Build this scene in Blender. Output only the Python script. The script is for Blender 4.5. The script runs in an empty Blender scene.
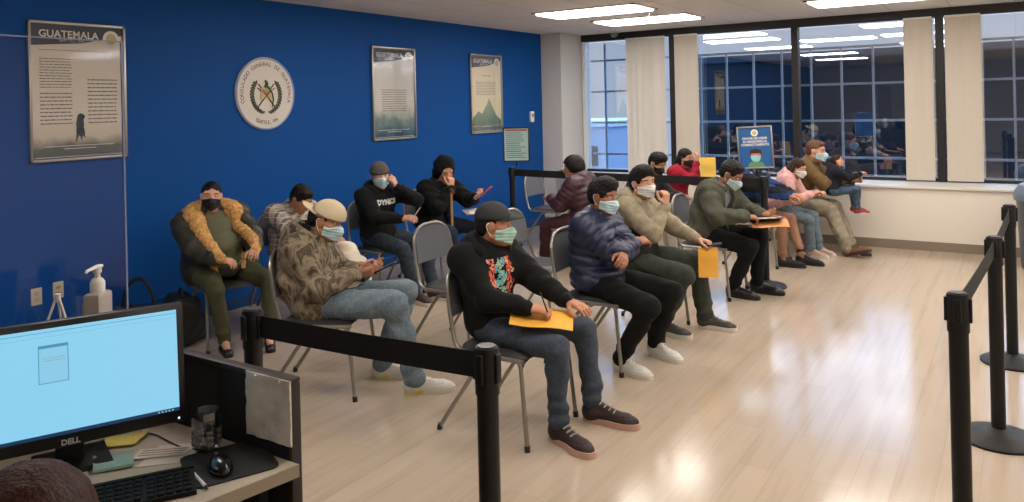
import bpy, bmesh, math, random
import numpy as np
from mathutils import Vector, Matrix
from mathutils.bvhtree import BVHTree

# ------------------------------------------------------------------ camera, world, exposure
S = bpy.context.scene
COL = S.collection
R_ = math.radians
PI = math.pi
EYE = 1.7
YAW, ROLL = R_(33), R_(1.34)
cam_d = bpy.data.cameras.new('camera')
cam_d.sensor_width = 36
cam_d.lens = 36 * 775 / 1024
cam_d.shift_y = -(251 - 105) / 1024
cam_d.clip_start = .05
cam = bpy.data.objects.new('camera', cam_d)
COL.objects.link(cam)
cam.matrix_world = Matrix.Translation((0, 0, EYE)) @ Matrix.Rotation(YAW, 4, 'Z') @ Matrix.Rotation(R_(90), 4, 'X') @ Matrix.Rotation(-ROLL, 4, 'Z')
S.camera = cam
S.view_settings.view_transform = 'Standard'
S.view_settings.look = 'None'
S.view_settings.exposure = 0.0
S.view_settings.gamma = 1
S.view_settings.use_curve_mapping = False
S.cycles.max_bounces = 8
S.cycles.transparent_max_bounces = 12
S.cycles.caustics_reflective = False
S.cycles.caustics_refractive = False

world = bpy.data.worlds.new('overcast_sky')
S.world = world
world.use_nodes = True
wn, wl = world.node_tree.nodes, world.node_tree.links
wn.clear()
w_out = wn.new('ShaderNodeOutputWorld'); w_bg = wn.new('ShaderNodeBackground')
w_tc = wn.new('ShaderNodeTexCoord'); w_sep = wn.new('ShaderNodeSeparateXYZ'); w_rp = wn.new('ShaderNodeValToRGB')
w_rp.color_ramp.elements[0].position = .09; w_rp.color_ramp.elements[0].color = (.62, .67, .79, 1)
w_rp.color_ramp.elements[1].position = .32; w_rp.color_ramp.elements[1].color = (2.2, 3.1, 4.5, 1)
wl.new(w_tc.outputs['Generated'], w_sep.inputs[0]); wl.new(w_sep.outputs['Z'], w_rp.inputs[0])
wl.new(w_rp.outputs[0], w_bg.inputs['Color'])
w_bg.inputs['Strength'].default_value = 1.0
wl.new(w_bg.outputs[0], w_out.inputs[0])

LAMP = 13.0          # strength of the ceiling light diffusers

# ------------------------------------------------------------------ materials
def lin(c):
    """sRGB 0-255 -> linear"""
    r = []
    for v in c:
        v = v / 255
        r.append(v / 12.92 if v <= .04045 else ((v + .055) / 1.055) ** 2.4)
    return (r[0], r[1], r[2], 1)

class NT:
    def __init__(s, m):
        m.use_nodes = True
        s.t = m.node_tree; s.n = s.t.nodes; s.l = s.t.links
        s.b = s.n['Principled BSDF']
    def new(s, k, **kw):
        n = s.n.new(k)
        for a, v in kw.items(): setattr(n, a, v)
        return n
    def set(s, n, **kw):
        for a, v in kw.items(): n.inputs[a.replace('_', ' ')].default_value = v
        return n
    def link(s, a, b): s.l.new(a, b)

MATS = {}
def mat(name, col, rough=.7, metal=0, bump=0, scale=60, var=.0, spec=.5, sheen=0, emit=None, es=1, coat=0):
    if name in MATS: return MATS[name]
    m = bpy.data.materials.new(name); MATS[name] = m
    t = NT(m); b = t.b
    c = lin(col)
    b.inputs['Base Color'].default_value = c
    b.inputs['Roughness'].default_value = rough
    b.inputs['Metallic'].default_value = metal
    b.inputs['Specular IOR Level'].default_value = spec
    if sheen: b.inputs['Sheen Weight'].default_value = sheen
    if coat: b.inputs['Coat Weight'].default_value = coat
    if emit:
        b.inputs['Emission Color'].default_value = lin(emit); b.inputs['Emission Strength'].default_value = es
    tc = t.new('ShaderNodeTexCoord')
    no = t.new('ShaderNodeTexNoise'); no.inputs['Scale'].default_value = scale; no.inputs['Detail'].default_value = 4
    t.link(tc.outputs['Object'], no.inputs['Vector'])
    if var:
        rp = t.new('ShaderNodeValToRGB')
        rp.color_ramp.elements[0].position = .3; rp.color_ramp.elements[1].position = .7
        rp.color_ramp.elements[0].color = tuple(max(0, v * (1 - var)) for v in c[:3]) + (1,)
        rp.color_ramp.elements[1].color = tuple(min(1, v * (1 + var)) for v in c[:3]) + (1,)
        n2 = t.new('ShaderNodeTexNoise'); n2.inputs['Scale'].default_value = scale * .25
        t.link(tc.outputs['Object'], n2.inputs['Vector'])
        t.link(n2.outputs['Fac'], rp.inputs[0]); t.link(rp.outputs[0], b.inputs['Base Color'])
    if bump:
        bp = t.new('ShaderNodeBump'); bp.inputs['Strength'].default_value = bump; bp.inputs['Distance'].default_value = .01
        t.link(no.outputs['Fac'], bp.inputs['Height']); t.link(bp.outputs[0], b.inputs['Normal'])
    return m

def fabric(name, col, bump=.35, scale=90, var=.18, rough=.9, sheen=.02):
    return mat(name, col, rough, 0, bump, scale, var, .25, sheen)

def camo_mat(name, cols, scale=14, bump=.3, stretch=(1, 1, 1)):
    m = bpy.data.materials.new(name); MATS[name] = m
    t = NT(m); tc = t.new('ShaderNodeTexCoord'); mp = t.new('ShaderNodeMapping'); mp.inputs['Scale'].default_value = stretch
    no = t.new('ShaderNodeTexNoise'); no.inputs['Scale'].default_value = scale; no.inputs['Detail'].default_value = 5
    no.inputs['Distortion'].default_value = .6
    t.link(tc.outputs['Object'], mp.inputs[0]); t.link(mp.outputs[0], no.inputs['Vector'])
    rp = t.new('ShaderNodeValToRGB'); rp.color_ramp.interpolation = 'EASE'
    cr = rp.color_ramp
    n = len(cols)
    cr.elements[0].position = .34; cr.elements[0].color = lin(cols[0])
    cr.elements[1].position = .66; cr.elements[1].color = lin(cols[-1])
    for i in range(1, n - 1):
        e = cr.elements.new(.34 + .32 * i / (n - 1)); e.color = lin(cols[i])
    t.link(no.outputs['Fac'], rp.inputs[0]); t.link(rp.outputs[0], t.b.inputs['Base Color'])
    t.b.inputs['Roughness'].default_value = .85; t.b.inputs['Specular IOR Level'].default_value = .25
    bp = t.new('ShaderNodeBump'); bp.inputs['Strength'].default_value = bump; bp.inputs['Distance'].default_value = .01
    t.link(no.outputs['Fac'], bp.inputs['Height']); t.link(bp.outputs[0], t.b.inputs['Normal'])
    return m

def hair_mat(name, col, k=1.6):
    m = bpy.data.materials.new(name); MATS[name] = m; t = NT(m)
    tc = t.new('ShaderNodeTexCoord'); mp = t.new('ShaderNodeMapping'); mp.inputs['Scale'].default_value = (170, 170, 14); t.link(tc.outputs['Object'], mp.inputs[0])
    no = t.new('ShaderNodeTexNoise'); no.inputs['Scale'].default_value = 1; no.inputs['Detail'].default_value = 3; t.link(mp.outputs[0], no.inputs['Vector'])
    rp = t.new('ShaderNodeValToRGB'); c = lin(col); rp.color_ramp.elements[0].position = .35; rp.color_ramp.elements[1].position = .7
    rp.color_ramp.elements[0].color = tuple(v * .6 for v in c[:3]) + (1,); rp.color_ramp.elements[1].color = tuple(v * k for v in c[:3]) + (1,)
    t.link(no.outputs['Fac'], rp.inputs[0]); t.link(rp.outputs[0], t.b.inputs['Base Color']); t.b.inputs['Roughness'].default_value = .55; t.b.inputs['Specular IOR Level'].default_value = .22
    bp = t.new('ShaderNodeBump'); bp.inputs['Strength'].default_value = .5; bp.inputs['Distance'].default_value = .006
    t.link(no.outputs['Fac'], bp.inputs['Height']); t.link(bp.outputs[0], t.b.inputs['Normal'])
    return m

def stripes_mat(name, cols, axis='Z', freq=9, plaid=False):
    m = bpy.data.materials.new(name); MATS[name] = m
    t = NT(m); tc = t.new('ShaderNodeTexCoord'); sp = t.new('ShaderNodeSeparateXYZ'); t.link(tc.outputs['Object'], sp.inputs[0])
    def band(ax, f, th):
        a = t.new('ShaderNodeMath', operation='MULTIPLY'); a.inputs[1].default_value = f; t.link(sp.outputs[ax], a.inputs[0])
        b = t.new('ShaderNodeMath', operation='FRACT'); t.link(a.outputs[0], b.inputs[0])
        c = t.new('ShaderNodeMath', operation='LESS_THAN'); c.inputs[1].default_value = th; t.link(b.outputs[0], c.inputs[0])
        return c.outputs[0]
    def mix(f, A, B):
        x = t.new('ShaderNodeMix', data_type='RGBA'); t.link(f, x.inputs[0])
        for k, v in ((6, A), (7, B)):
            if isinstance(v, tuple): x.inputs[k].default_value = v
            else: t.link(v, x.inputs[k])
        return x.outputs[2]
    out = mix(band(axis, freq, .5), lin(cols[0]), lin(cols[1]))
    if plaid:
        out = mix(band('Y', freq, .45), out, lin(cols[2])) 
        out = mix(band('Z', freq * 2, .16), out, lin(cols[3]))
        out = mix(band('Y', freq * 2, .16), out, lin(cols[3]))
    t.link(out, t.b.inputs['Base Color']); t.b.inputs['Roughness'].default_value = .8
    t.b.inputs['Specular IOR Level'].default_value = .25
    return m

def floor_mat():
    m = bpy.data.materials.new('vinyl_plank'); t = NT(m)
    tc = t.new('ShaderNodeTexCoord'); mp = t.new('ShaderNodeMapping'); mp.inputs['Rotation'].default_value = (0, 0, R_(90))
    t.link(tc.outputs['Object'], mp.inputs[0])
    br = t.new('ShaderNodeTexBrick')
    br.inputs['Scale'].default_value = 1; br.inputs['Brick Width'].default_value = 1.2; br.inputs['Row Height'].default_value = .16
    br.inputs['Mortar Size'].default_value = .0012; br.inputs['Mortar Smooth'].default_value = 0
    br.inputs['Color1'].default_value = lin((182, 165, 146)); br.inputs['Color2'].default_value = lin((177, 160, 141))
    br.inputs['Mortar'].default_value = lin((164, 147, 127)); br.offset = .37
    t.link(mp.outputs[0], br.inputs['Vector'])
    m2 = t.new('ShaderNodeMapping'); m2.inputs['Scale'].default_value = (9, .55, 1); t.link(tc.outputs['Object'], m2.inputs[0])
    no = t.new('ShaderNodeTexNoise'); no.inputs['Scale'].default_value = 1.8; no.inputs['Detail'].default_value = 7; no.inputs['Roughness'].default_value = .6
    t.link(m2.outputs[0], no.inputs['Vector'])
    rp = t.new('ShaderNodeValToRGB'); e = rp.color_ramp.elements
    e[0].position = .30; e[0].color = (.60, .57, .54, 1); e[1].position = .52; e[1].color = (1, 1, 1, 1)
    t.link(no.outputs['Fac'], rp.inputs[0])
    mx = t.new('ShaderNodeMix', data_type='RGBA', blend_type='MULTIPLY'); mx.inputs[0].default_value = .36
    t.link(br.outputs['Color'], mx.inputs[6]); t.link(rp.outputs[0], mx.inputs[7])
    t.link(mx.outputs[2], t.b.inputs['Base Color'])
    n3 = t.new('ShaderNodeTexNoise'); n3.inputs['Scale'].default_value = 3; n3.inputs['Detail'].default_value = 5
    t.link(tc.outputs['Object'], n3.inputs['Vector'])
    r3 = t.new('ShaderNodeMapRange'); r3.inputs[3].default_value = .13; r3.inputs[4].default_value = .17
    t.link(n3.outputs['Fac'], r3.inputs[0]); t.link(r3.outputs[0], t.b.inputs['Roughness'])
    t.b.inputs['IOR'].default_value = 1.52
    bp = t.new('ShaderNodeBump'); bp.inputs['Strength'].default_value = .012; bp.inputs['Distance'].default_value = .01
    t.link(no.outputs['Fac'], bp.inputs['Height']); t.link(bp.outputs[0], t.b.inputs['Normal'])
    return m

def glass_mat(name, tint=(1, 1, 1), refl=.25, rough=0, fr_k=.6):
    m = bpy.data.materials.new(name); t = NT(m); t.n.remove(t.b)
    out = t.n['Material Output']
    a = t.new('ShaderNodeBsdfTransparent'); a.inputs[0].default_value = tint + (1,)
    g = t.new('ShaderNodeBsdfGlossy'); g.inputs['Roughness'].default_value = rough; g.inputs[0].default_value = (.9, .94, 1, 1)
    fr = t.new('ShaderNodeLayerWeight'); fr.inputs[0].default_value = .25
    ad = t.new('ShaderNodeMath', operation='MULTIPLY_ADD'); ad.inputs[1].default_value = fr_k; ad.inputs[2].default_value = refl
    ad.use_clamp = True
    t.link(fr.outputs['Fresnel'], ad.inputs[0])
    x = t.new('ShaderNodeMixShader'); t.link(ad.outputs[0], x.inputs[0]); t.link(a.outputs[0], x.inputs[1]); t.link(g.outputs[0], x.inputs[2])
    t.link(x.outputs[0], out.inputs[0])
    return m

# ------------------------------------------------------------------ object helpers
def link(o, parent=None):
    COL.objects.link(o)
    if parent: o.parent = parent
    return o

def tag(o, label=None, cat=None, group=None, kind=None):
    if label: o['label'] = label
    if cat: o['category'] = cat
    if group: o['group'] = group
    if kind: o['kind'] = kind
    return o

def thing(name, label, cat, loc=(0, 0, 0), rz=0, group=None):
    o = bpy.data.objects.new(name, None); o.empty_display_size = .1
    o.location = loc; o.rotation_euler = (0, 0, rz)
    link(o); return tag(o, label, cat, group)

def dup(root, loc, rz, label=None, group=None):
    r = root.copy(); link(r); r.location = loc; r.rotation_euler = (0, 0, rz)
    if label: r['label'] = label
    if group: r['group'] = group
    for ch in list(root.children):
        c = ch.copy(); link(c, r)
        for g in list(ch.children):
            d = g.copy(); link(d, c)
    return r

def frame_of(d, up=(0, 0, 1)):
    """3x3 with z column along d"""
    z = Vector(d).normalized(); u = Vector(up)
    if abs(z.dot(u)) > .97: u = Vector((0, 1, 0))
    x = u.cross(z).normalized(); y = z.cross(x)
    return Matrix((x, y, z)).transposed()

class MB:
    """collects shapes into one bmesh"""
    def __init__(s): s.bm = bmesh.new(); s.mi = 0
    def _mi(s, fs):
        for f in fs: f.material_index = s.mi
    def box(s, c, size, rot=None, bev=0, seg=2):
        M = Matrix.Translation(c) @ (rot.to_4x4() if rot else Matrix.Identity(4)) @ Matrix.Diagonal((*size, 1))
        r = bmesh.ops.create_cube(s.bm, size=1, matrix=M)
        fs = {f for v in r['verts'] for f in v.link_faces}
        if bev:
            es = {e for v in r['verts'] for e in v.link_edges}
            rr = bmesh.ops.bevel(s.bm, geom=list(es), offset=bev, segments=seg, affect='EDGES', profile=.5)
            fs = {f for v in rr['verts'] for f in v.link_faces} | {f for f in fs if f.is_valid}
        s._mi(fs); return s
    def bb(s, x0, x1, y0, y1, z0, z1, bev=0):
        return s.box(((x0 + x1) / 2, (y0 + y1) / 2, (z0 + z1) / 2), (abs(x1 - x0), abs(y1 - y0), abs(z1 - z0)), None, bev)
    def lathe(s, prof, c=(0, 0, 0), n=24, rot=None, sx=1, sy=1):
        M = Matrix.Translation(c) @ (rot.to_4x4() if rot else Matrix.Identity(4))
        rings = []
        for r, z in prof:
            if r < 1e-5: rings.append([s.bm.verts.new(M @ Vector((0, 0, z)))])
            else: rings.append([s.bm.verts.new(M @ Vector((r * sx * math.cos(2 * PI * i / n), r * sy * math.sin(2 * PI * i / n), z))) for i in range(n)])
        fs = []
        for a, b in zip(rings, rings[1:]):
            for i in range(n):
                j = (i + 1) % n
                if len(a) == 1 and len(b) == 1: continue
                if len(a) == 1: q = [a[0], b[j], b[i]][::-1]
                elif len(b) == 1: q = [a[i], a[j], b[0]]
                else: q = [a[i], a[j], b[j], b[i]]
                fs.append(s.bm.faces.new(q))
        if len(rings[0]) > 1: fs.append(s.bm.faces.new(rings[0][::-1]))
        if len(rings[-1]) > 1: fs.append(s.bm.faces.new(rings[-1]))
        s._mi(fs); return s
    def cyl(s, a, b, r, r2=None, n=16):
        a, b = Vector(a), Vector(b); r2 = r if r2 is None else r2
        return s.lathe([(r, 0), (r2, (b - a).length)], a, n, frame_of(b - a))
    def tube(s, pts, r, n=10, corner=0, closed=False, flat=1):
        P = [Vector(p) for p in pts]
        if corner:
            Q = [P[0]]
            for i in range(1, len(P) - 1):
                a = (P[i - 1] - P[i]); b = (P[i + 1] - P[i]); L = min(corner, a.length * .49, b.length * .49)
                a = P[i] + a.normalized() * L; b = P[i] + b.normalized() * L
                for k in range(7):
                    u = k / 6; Q.append(a * (1 - u) ** 2 + P[i] * 2 * u * (1 - u) + b * u * u)
            Q.append(P[-1]); P = Q
        rr = r if isinstance(r, (list, tuple)) else [r] * len(P)
        rings = []; X = None
        for i, p in enumerate(P):
            if closed: d = P[(i + 1) % len(P)] - P[i - 1]
            else: d = P[min(i + 1, len(P) - 1)] - P[max(i - 1, 0)]
            d.normalize()
            if X is None: X = frame_of(d).col[0].copy()
            X = (X - d * X.dot(d)).normalized(); Y = d.cross(X)
            rings.append([s.bm.verts.new(p + (X * math.cos(2 * PI * k / n) + Y * math.sin(2 * PI * k / n) * flat) * rr[min(i, len(rr) - 1)]) for k in range(n)])
        fs = []
        pr = list(zip(rings, rings[1:])) + ([(rings[-1], rings[0])] if closed else [])
        for a, b in pr:
            for k in range(n):
                j = (k + 1) % n; fs.append(s.bm.faces.new((a[k], a[j], b[j], b[k])))
        if not closed: fs += [s.bm.faces.new(rings[0][::-1]), s.bm.faces.new(rings[-1])]
        s._mi(fs); return s
    def prism(s, poly, z0, z1, M=None):
        """extruded outline in the XY plane of M"""
        M = M or Matrix.Identity(4)
        a = [s.bm.verts.new(M @ Vector((x, y, z0))) for x, y in poly]; b = [s.bm.verts.new(M @ Vector((x, y, z1))) for x, y in poly]
        n = len(poly); fs = [s.bm.faces.new(a[::-1]), s.bm.faces.new(b)]
        for i in range(n):
            j = (i + 1) % n; fs.append(s.bm.faces.new((a[i], a[j], b[j], b[i])))
        s._mi(fs); return s
    def sphere(s, c, r, rot=None, n=16):
        r = (r, r, r) if not isinstance(r, (tuple, list)) else r
        M = Matrix.Translation(c) @ (rot.to_4x4() if rot else Matrix.Identity(4)) @ Matrix.Diagonal((*r, 1))
        q = bmesh.ops.create_uvsphere(s.bm, u_segments=n, v_segments=max(6, n // 2), radius=1, matrix=M)
        s._mi({f for v in q['verts'] for f in v.link_faces}); return s
    def build(s, name, mats, parent=None, smooth=True, ang=35):
        me = bpy.data.meshes.new(name)
        bmesh.ops.recalc_face_normals(s.bm, faces=s.bm.faces)
        s.bm.to_mesh(me); s.bm.free()
        for m in (mats if isinstance(mats, (list, tuple)) else [mats]): me.materials.append(m)
        if smooth:
            me.shade_smooth(); me.set_sharp_from_angle(angle=R_(ang))
        return link(bpy.data.objects.new(name, me), parent)

def struct(name, mb, m, smooth=False): return tag(mb.build(name, m, None, smooth), kind='structure')

_font_cache = {}
def text_mesh(txt, size, M, depth=.0015, align='CENTER', sp=1.0, bold=0):
    cu = bpy.data.curves.new('t', 'FONT'); cu.body = txt; cu.size = size; cu.extrude = depth; cu.align_x = align; cu.align_y = 'CENTER'
    cu.space_character = sp; cu.offset = bold; cu.resolution_u = 3
    o = bpy.data.objects.new('t', cu)
    me = bpy.data.meshes.new_from_object(o)
    me.transform(M)
    bpy.data.objects.remove(o); bpy.data.curves.remove(cu)
    return me
def text_obj(name, txt, size, M, m, parent, **kw):
    me = text_mesh(txt, size, M, **kw); me.name = name; me.materials.clear(); me.materials.append(m)
    return link(bpy.data.objects.new(name, me), parent)

# ------------------------------------------------------------------ implicit volumes -> one smooth mesh
def smin(a, b, k):
    h = np.clip(.5 + .5 * (b - a) / k, 0, 1)
    return b + (a - b) * h - k * h * (1 - h)

class Vol:
    def __init__(s, h=.01): s.h = h; s.P = []; s.post = []
    def add(s, fn, lo, hi, k=.02, op='u'):
        s.P.append((fn, np.array(lo, float), np.array(hi, float), k, op)); return s
    def cap(s, a, b, ra, rb=None, k=.02, disp=None, op='u', sq=None):
        a = np.array(a, np.float32); b = np.array(b, np.float32); rb = ra if rb is None else rb
        if sq is not None:
            ax = np.array(sq[0], np.float32); ax /= np.linalg.norm(ax); f = 1 / sq[1] - 1
        def fn(x, y, z):
            px, py, pz = x - a[0], y - a[1], z - a[2]; d = b - a
            if sq is not None:
                q = (px * ax[0] + py * ax[1] + pz * ax[2]) * f; px = px + q * ax[0]; py = py + q * ax[1]; pz = pz + q * ax[2]
                d = d + np.dot(d, ax) * f * ax
            t = np.clip((px * d[0] + py * d[1] + pz * d[2]) / max(float(d @ d), 1e-9), 0, 1)
            r = np.sqrt((px - t * d[0]) ** 2 + (py - t * d[1]) ** 2 + (pz - t * d[2]) ** 2) - (ra + (rb - ra) * t)
            if disp: r = r - disp(t, x, y, z)
            return r
        m = max(ra, rb) * (sq[1] if sq and sq[1] > 1 else 1)
        return s.add(fn, np.minimum(a, b) - m, np.maximum(a, b) + m, k, op)
    def ell(s, c, r, R=None, k=.02, op='u', disp=None):
        c = np.array(c, np.float32); r = np.array(r, np.float32)
        Rm = np.array(R, np.float32) if R is not None else np.eye(3, dtype=np.float32)
        def fn(x, y, z):
            px, py, pz = x - c[0], y - c[1], z - c[2]
            u = (px * Rm[0, 0] + py * Rm[1, 0] + pz * Rm[2, 0]) / r[0]
            v = (px * Rm[0, 1] + py * Rm[1, 1] + pz * Rm[2, 1]) / r[1]
            w = (px * Rm[0, 2] + py * Rm[1, 2] + pz * Rm[2, 2]) / r[2]
            k0 = np.sqrt(u * u + v * v + w * w); k1 = np.sqrt((u / r[0]) ** 2 + (v / r[1]) ** 2 + (w / r[2]) ** 2)
            q = np.where(k0 < .05, -float(r.min()), k0 * (k0 - 1) / np.maximum(k1, 1e-6))
            if disp: q = q - disp(u, x, y, z)
            return q
        e = np.sqrt((Rm ** 2) @ (r ** 2))
        return s.add(fn, c - e, c + e, k, op)
    def box(s, c, hs, R=None, rnd=.01, k=.02, op='u'):
        c = np.array(c, np.float32); hs = np.array(hs, np.float32) - rnd
        Rm = np.array(R, np.float32) if R is not None else np.eye(3, dtype=np.float32)
        def fn(x, y, z):
            px, py, pz = x - c[0], y - c[1], z - c[2]
            q = [np.abs(px * Rm[0, i] + py * Rm[1, i] + pz * Rm[2, i]) - hs[i] for i in range(3)]
            o = np.sqrt(sum(np.maximum(v, 0) ** 2 for v in q)); i_ = np.minimum(np.maximum(np.maximum(q[0], q[1]), q[2]), 0)
            return o + i_ - rnd
        e = np.abs(Rm) @ (hs + rnd)
        return s.add(fn, c - e, c + e, k, op)
    def arrays(s):
        h = s.h
        U = [p for p in s.P if p[4] == 'u']
        pad = 4 * h + .012
        lo = np.min([p[1] for p in U], 0) - pad; hi = np.max([p[2] for p in U], 0) + pad
        n = np.ceil((hi - lo) / h).astype(int) + 1
        D = np.full(n, .5, np.float32)
        ax = [(lo[i] + h * np.arange(n[i])).astype(np.float32) for i in range(3)]
        for fn, a, b, k, op in s.P:
            m = k + 3 * h + .012
            i0 = np.clip(np.floor((a - m - lo) / h).astype(int), 0, n); i1 = np.clip(np.ceil((b + m - lo) / h).astype(int) + 1, 0, n)
            if (i1 <= i0).any(): continue
            sl = tuple(slice(i0[i], i1[i]) for i in range(3))
            x = ax[0][sl[0]][:, None, None]; y = ax[1][sl[1]][None, :, None]; z = ax[2][sl[2]][None, None, :]
            d = fn(x, y, z); d = np.broadcast_to(d, D[sl].shape)
            if op == 'u': D[sl] = smin(D[sl], d, k)
            elif op == 's': D[sl] = -smin(-D[sl], d, k)
        for f in s.post:      # (kind, fn): 'i' keeps fn<0, 'd' displaces
            if f[0] == 'i':
                d = f[1](ax[0][:, None, None], ax[1][None, :, None], ax[2][None, None, :])
                D = np.maximum(D, np.broadcast_to(d, D.shape)).astype(np.float32)
            else:
                idx = np.nonzero(np.abs(D) < 3.2 * h)
                if len(idx[0]):
                    D[idx] -= f[1](ax[0][idx[0]], ax[1][idx[1]], ax[2][idx[2]]).astype(np.float32)
        D[0] = D[-1] = .5; D[:, 0] = D[:, -1] = .5; D[:, :, 0] = D[:, :, -1] = .5
        return nets(D, lo, h)
    def build(s, name, mats, parent=None, M=None, mi=None, smooth=1):
        V, F = s.arrays()
        for _ in range(smooth): V = relax(V, F)
        if mi is not None:
            c = V[F].mean(1); idx = mi(c)
        else: idx = None
        if M is not None:
            Mn = np.array(M); V = V @ Mn[:3, :3].T + Mn[:3, 3]
        me = bpy.data.meshes.new(name)
        me.vertices.add(len(V)); me.vertices.foreach_set('co', V.astype(np.float32).ravel())
        me.loops.add(len(F) * 4); me.loops.foreach_set('vertex_index', F.astype(np.int32).ravel())
        me.polygons.add(len(F)); me.polygons.foreach_set('loop_start', np.arange(0, len(F) * 4, 4, dtype=np.int32))
        for m in (mats if isinstance(mats, (list, tuple)) else [mats]): me.materials.append(m)
        if idx is not None: me.polygons.foreach_set('material_index', idx.astype(np.int32))
        me.update(calc_edges=True); me.validate(); me.shade_smooth()
        return link(bpy.data.objects.new(name, me), parent)

def relax(V, F):
    acc = np.zeros_like(V); cnt = np.zeros(len(V))
    for i in range(4):
        a, b = F[:, i], F[:, (i + 1) % 4]
        for k in range(3): acc[:, k] += np.bincount(a, V[b, k], len(V)) + np.bincount(b, V[a, k], len(V))
        cnt += np.bincount(a, minlength=len(V)) + np.bincount(b, minlength=len(V))
    return V * .5 + acc / np.maximum(cnt, 1)[:, None] * .5

def nets(D, lo, h):
    s = D < 0
    c = np.zeros(tuple(x - 1 for x in D.shape), np.int8)
    for i in (0, 1):
        for j in (0, 1):
            for k in (0, 1):
                c += s[i:s.shape[0] - 1 + i, j:s.shape[1] - 1 + j, k:s.shape[2] - 1 + k]
    act = np.argwhere((c > 0) & (c < 8))
    ids = np.full(c.shape, -1, np.int32); ids[tuple(act.T)] = np.arange(len(act))
    pos = np.zeros((len(act), 3)); cnt = np.zeros(len(act))
    for ax in range(3):
        o1, o2 = [q for q in range(3) if q != ax]
        for i in (0, 1):
            for j in (0, 1):
                p = act.copy(); p[:, o1] += i; p[:, o2] += j
                q = p.copy(); q[:, ax] += 1
                a = D[tuple(p.T)]; b = D[tuple(q.T)]; m = (a < 0) != (b < 0)
                t = np.where(m, a / np.where(m, a - b, 1), 0)
                e = p.astype(float); e[:, ax] += t
                pos[m] += e[m]; cnt[m] += 1
    V = pos / cnt[:, None] * h + lo
    Fs = []
    for ax in range(3):
        o1, o2 = (ax + 1) % 3, (ax + 2) % 3
        sl0 = [slice(1, -1)] * 3; sl0[ax] = slice(0, -1); sl1 = list(sl0); sl1[ax] = slice(1, None)
        A = s[tuple(sl0)]; B = s[tuple(sl1)]
        e = np.argwhere(A != B)
        if not len(e): continue
        flip = A[tuple(e.T)]
        e = e + 1; e[:, ax] -= 1
        def g(d1, d2):
            q = e.copy(); q[:, o1] -= d1; q[:, o2] -= d2
            return ids[tuple(q.T)]
        f = np.stack([g(1, 1), g(0, 1), g(0, 0), g(1, 0)], 1)
        f[~flip] = f[~flip][:, ::-1]
        Fs.append(f)
    return V, np.concatenate(Fs)

def folds(amp=.004, f=1.0, seed=0):
    r = np.random.RandomState(seed); ph = r.rand(6) * 6.28
    def fn(x, y, z):
        u = x * 17 * f + 1.7 * np.sin(z * 11 * f + ph[0]) + 1.2 * np.sin(y * 13 * f + ph[1])
        v = z * 23 * f + 1.6 * np.sin(x * 12 * f + ph[2]) + 1.4 * np.sin(y * 15 * f + ph[3])
        w = y * 19 * f + 1.5 * np.sin(z * 16 * f + ph[4]) + 1.3 * np.sin(x * 14 * f + ph[5])
        return amp * (np.sin(u + v * .6) * .6 + np.sin(v + w * .5) * .6 + .5 * np.sin(2.1 * w + u))
    return fn
def fuzz(amp=.004, f=90, seed=0):
    r = np.random.RandomState(seed); ph = r.rand(6) * 6.28
    def fn(x, y, z):
        return amp * (np.sin(x * f + 2 * np.sin(z * f * .43 + ph[0])) * np.sin(y * f * 1.1 + 2 * np.sin(x * f * .37 + ph[1])) + .6 * np.sin(z * f * 1.3 + 2 * np.sin(y * f * .5 + ph[2])))
    return fn

# ------------------------------------------------------------------ people
V3 = lambda *a: Vector(a)
def ik(a, c, l1, l2, pole):
    """middle joint of a two-bone limb from a to c; returns (mid, end)"""
    a, c = Vector(a), Vector(c); d = c - a; L = d.length
    if L > (l1 + l2) * .985: d = d * ((l1 + l2) * .985 / L); c = a + d; L = d.length
    x = (l1 * l1 - l2 * l2 + L * L) / (2 * L); hgt = math.sqrt(max(l1 * l1 - x * x, 1e-6))
    u = d.normalized(); p = Vector(pole); p = (p - u * p.dot(u)).normalized()
    return a + u * x + p * hgt, c

def head_R(yaw, pitch, roll):
    return (Matrix.Rotation(R_(yaw), 3, 'Z') @ Matrix.Rotation(R_(pitch), 3, 'X') @ Matrix.Rotation(R_(roll), 3, 'Y'))

FACE = [  # head-space prims: kind, centre/ends, radii, k
    ('e', (0, -.014, .028), (.076, .095, .087), .02),
    ('e', (0, .018, -.030), (.062, .073, .085), .03),
    ('e', (0, .050, -.070), (.042, .040, .040), .03),
    ('e', (0, .077, -.092), (.020, .018, .018), .02),
    ('c', (-.052, .010, -.062), (0, .066, -.092), .020, .020, .02),
    ('c', (.052, .010, -.062), (0, .066, -.092), .020, .020, .02),
    ('e', (-.040, .050, -.018), (.026, .026, .022), .02),
    ('e', (.040, .050, -.018), (.026, .026, .022), .02),
    ('c', (-.045, .066, .034), (.045, .066, .034), .012, .012, .02),
]
def face_prims(v, T, R, s, infl=0, nose=True):
    Rn = np.array(R)
    for p in FACE:
        if p[0] == 'e': v.ell(T(p[1]), tuple((q + infl) * s for q in p[2]), Rn, k=p[3] * s)
        else: v.cap(T(p[1]), T(p[2]), (p[3] + infl) * s, (p[4] + infl) * s, k=p[5] * s)
    if nose:
        v.cap(T((0, .084, .018)), T((0, .104, -.026)), .008 * s, .014 * s, k=.012 * s)
        v.cap(T((-.013, .093, -.030)), T((.013, .093, -.030)), .009 * s, .009 * s, k=.008 * s)

def head_local(h=.004): return Vol(h)

def wear(obj_name, vol, m, root, HM, **kw): return vol.build(obj_name, m, root, M=HM, **kw)

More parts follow.
